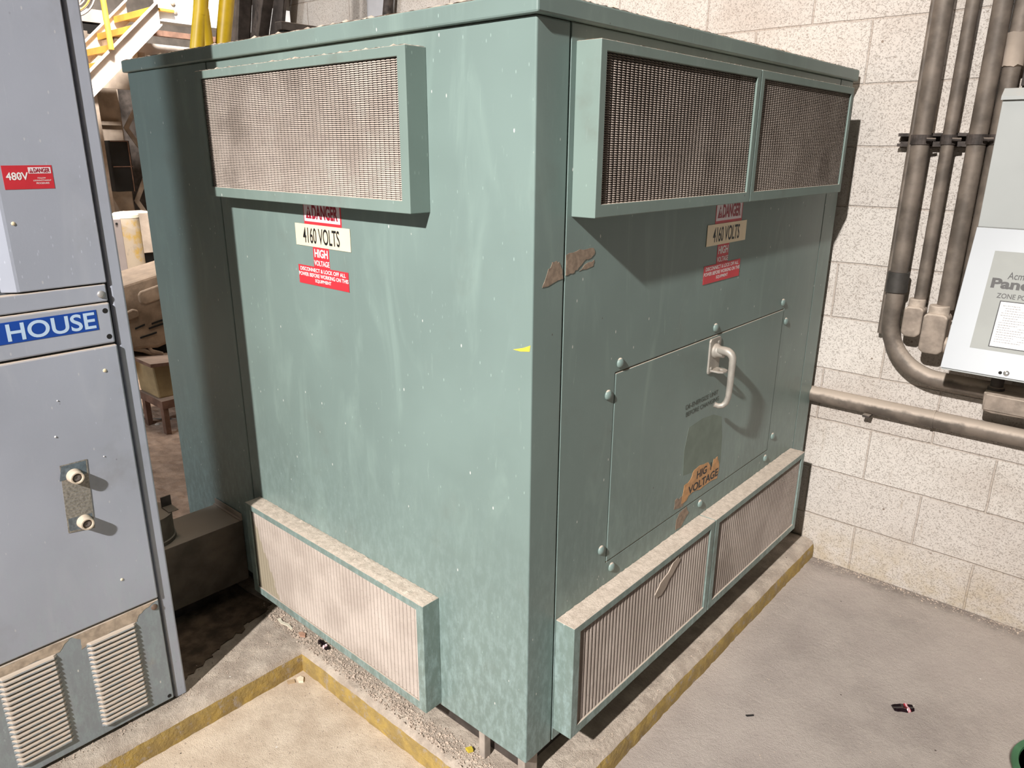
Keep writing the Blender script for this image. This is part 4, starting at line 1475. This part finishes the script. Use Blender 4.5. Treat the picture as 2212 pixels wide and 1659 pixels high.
mb = MB()
mb.lathe((-5.0, 1.20, 0), (0, 0, 1), [(0.098, 0), (0.098, 1.10)], 32)
mb.build('pipe', mat_bollard(), bo, smooth=True)
mb = MB()
mb.lathe((-5.0, 1.20, 1.09), (0, 0, 1), [(0.099, 0), (0.097, 0.02), (0.07, 0.038), (0.0, 0.048)], 32)
mb.build('cap', M_scrap, bo, smooth=True)
bx = root('low_cabinet', 'dust-coated low cabinet with open frame behind the bollard', 'cabinet', (-5.8, 1.75, 0))
mb = MB()
mb.box(-6.0, -5.7, 1.55, 1.74, 0.72, 1.06)
mb.build('housing', M_beige, bx, bevel=0.004)
mb = MB()
mb.box(-6.0, -5.7, 1.50, 1.53, 0, 0.72)
mb.box(-6.0, -5.7, 1.71, 1.74, 0, 0.72)
mb.box(-6.0, -5.7, 1.53, 1.71, 0.36, 0.40)
mb.build('stand', M_whitesteel, bx)
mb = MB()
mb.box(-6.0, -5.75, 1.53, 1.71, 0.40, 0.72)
mb.build('shadowed_recess', M_dark, bx)  # black fill painting the shade inside the open frame

# dusty machine casting and its leg
mc = root('dusty_machine', 'brown dust-coated machine casting on a wooden-brown stand between cabinet and enclosure', 'machine', (-3.35, 0.6, 0))
mb = MB()
mb.prism([(0.20, 0.80), (0.50, 0.862), (1.00, 0.962), (1.00, 0.56), (0.86, 0.52), (0.66, 0.47), (0.50, 0.49), (0.36, 0.50), (0.20, 0.52)], -3.75, -3.40, 'x')
cs = mb.build('casting', M_casting, mc, bevel=0.02, seg=3)
mb = MB()
mb.prism([(0.50, 0.708), (0.545, 0.724), (0.572, 0.712), (0.575, 0.675), (0.50, 0.655)], -3.41, -3.385, 'x')
mb.build('boss', M_casting, cs, bevel=0.008, seg=2)
mb = MB()
mb.prism([(0.585, 0.795), (0.60, 0.815), (0.80, 0.86), (0.80, 0.77), (0.62, 0.735), (0.59, 0.75)], -3.41, -3.392, 'x')
mb.build('raised_pad', M_casting, cs, bevel=0.008, seg=2)
for (y0, z0, y1, z1) in ((0.545, 0.612, 0.60, 0.627), (0.64, 0.625, 0.80, 0.655), (0.62, 0.60, 0.74, 0.622), (0.565, 0.555, 0.66, 0.57)):
    mb = MB()
    mb.prism([(y0, z0), (y1, z1), (y1, z1-0.009), (y0, z0-0.009)], -3.402, -3.394, 'x')
    mb.build('slot', M_dark, cs)
mb = MB()
mb.prism([(0.46, 0.50), (0.84, 0.54), (0.86, 0.40), (0.70, 0.40), (0.58, 0.45)], -3.72, -3.46, 'x')
mb.build('underside_mechanism', M_dark, mc)
mb = MB()
mb.tube([(-3.43, 0.50, 0.50), (-3.42, 0.58, 0.47), (-3.42, 0.66, 0.42), (-3.42, 0.72, 0.41)], 0.014, 10)
mb.tube([(-3.43, 0.60, 0.52), (-3.41, 0.62, 0.46), (-3.41, 0.68, 0.43)], 0.012, 10)
mb.build('hose', M_casting, mc, smooth=True)
mb = MB()
mb.prism([(0.545, 0.420), (0.80, 0.42), (0.80, 0.20), (0.560, 0.215)], -3.50, -3.25, 'x')
mb.build('stand_block', M_tan, mc, bevel=0.01)
mb = MB()
mb.prism([(0.52, 0.44), (0.84, 0.41), (0.84, 0.395), (0.52, 0.42)], -3.6, -3.2, 'x')
mb.build('stand_top', M_brown, mc)
mb = MB()
mb.box(-3.5, -3.19, 0.548, 0.86, 0.165, 0.215)
mb.build('stand_rail', M_brown, mc, bevel=0.003)
for (x, y) in ((-3.235, 0.552), (-3.235, 0.80), (-3.48, 0.552), (-3.48, 0.80)):
    mb = MB()
    mb.box(x, x+0.04, y, y+0.030, 0, 0.166)
    mb.build('leg', M_brown, mc, bevel=0.002)

sb = root('concrete_plinth', 'pale concrete plinth on the dirt floor beyond the dusty machine', 'plinth', (-4.9, 1.0, 0))
mb = MB()
mb.prism([(-4.56, 0.93), (-3.7, 0.77), (-3.62, 1.45), (-4.5, 1.45)], 0, 0.11, 'z')
mb.prism([(-4.50, 1.05), (-3.8, 0.90), (-3.70, 1.42), (-4.48, 1.42)], 0.11, 0.17, 'z')
mb.build('plinth_block', M_slab, sb, bevel=0.01)
mb = MB()
mb.tube([(-3.75, 0.48, 0.006), (-3.55, 0.60, 0.006), (-3.42, 0.72, 0.006), (-3.1, 1.0, 0.006)], 0.006, 8)
tag(mb.build('thin_cable', M_strut, smooth=True), 'thin black cable lying on the dirt floor near the machine leg', 'cable')
for i, (x, y, r) in enumerate(((-3.95, 0.66, 0.035), (-3.42, 0.60, 0.02), (-3.62, 0.62, 0.03))):
    mb = MB()
    mb.lathe((x, y, 0), (0.1, 0.1, 1), [(r, 0), (r*0.9, r*0.35), (r*0.4, r*0.55), (0.001, r*0.6)], 7)
    tag(mb.build('stone', M_slab), 'pale stone on the dirt floor in the gap left of the enclosure', 'stone', 'pale stones in the gap')

# dirt-covered ground beyond the pad
mb = MB()
grid(mb, -4.6, -1.84, -0.4, 1.73, 0.006, 0.03, 0.006, 31)
tag(mb.build('dirt_layer', plain('brown_dirt', (0.40, 0.285, 0.215), 0.95, 0, 0.25, 14, bumpd=0.006)), 'brown dirt covering the floor left of the pad', 'dirt', kind='stuff')

# cable coil and hanging conduit above the stairs' left
co = root('cable_coil', 'coil of grey cable hanging by the staircase at top left', 'cable coil', (-5.0, 1.06, 2.3))
for k in range(5):
    mb = MB()
    c0_ = (-5.0+0.02*k, 1.02, 2.66-0.012*k)
    mb.tube(arc(c0_, 0.145+0.012*(k % 3)+0.006*k, 0, 360, 36, (0, 1, 0), (0.15, 0, 1)), 0.0065, 8)
    mb.build('cable_loop', M_cable if k != 3 else M_yellow, co, smooth=True)
CCP = [(-6.6, 1.86, 3.3), (-6.6, 1.78, 2.95), (-6.6, 1.69, 2.76), (-6.6, 1.66, 2.63), (-6.6, 1.68, 2.48), (-6.6, 1.62, 2.28), (-6.6, 1.50, 2.1), (-6.6, 1.3, 1.9), (-6.6, 1.1, 1.6), (-6.6, 1.1, 0.0)]
mb = MB()
mb.tube(CCP, 0.022, 12)
tag(mb.build('curved_conduit', M_cable, smooth=True), 'curved grey conduit hanging beside the cable coil at top left', 'conduit')

# pale machinery housings beyond the stairs
hh = root('machine_housing', 'dust-coated pale machine housing seen behind the staircase', 'machine housing', (-7.6, 2.2, 0))
mb = MB()
mb.box(-8.6, -7.6, 0.9, 1.95, 0.0, 2.78)
mb.build('housing_block', M_whitesteel, hh, bevel=0.02)
mb = MB()
mb.box(-8.6, -7.58, 1.6, 2.3, 2.78, 2.90)
mb.box(-8.6, -7.58, 1.0, 2.6, 3.16, 3.2)
mb.build('ledge', M_whitesteel, hh)
mb = MB()
mb.box(-8.0, -7.59, 1.50, 2.30, 2.54, 2.76)
mb.build('dark_opening', M_dark, hh)
mb = MB()
mb.box(-8.4, -7.9, 1.95, 3.0, 0.0, 2.3)
mb.build('grey_casing', M_darksteel, hh)
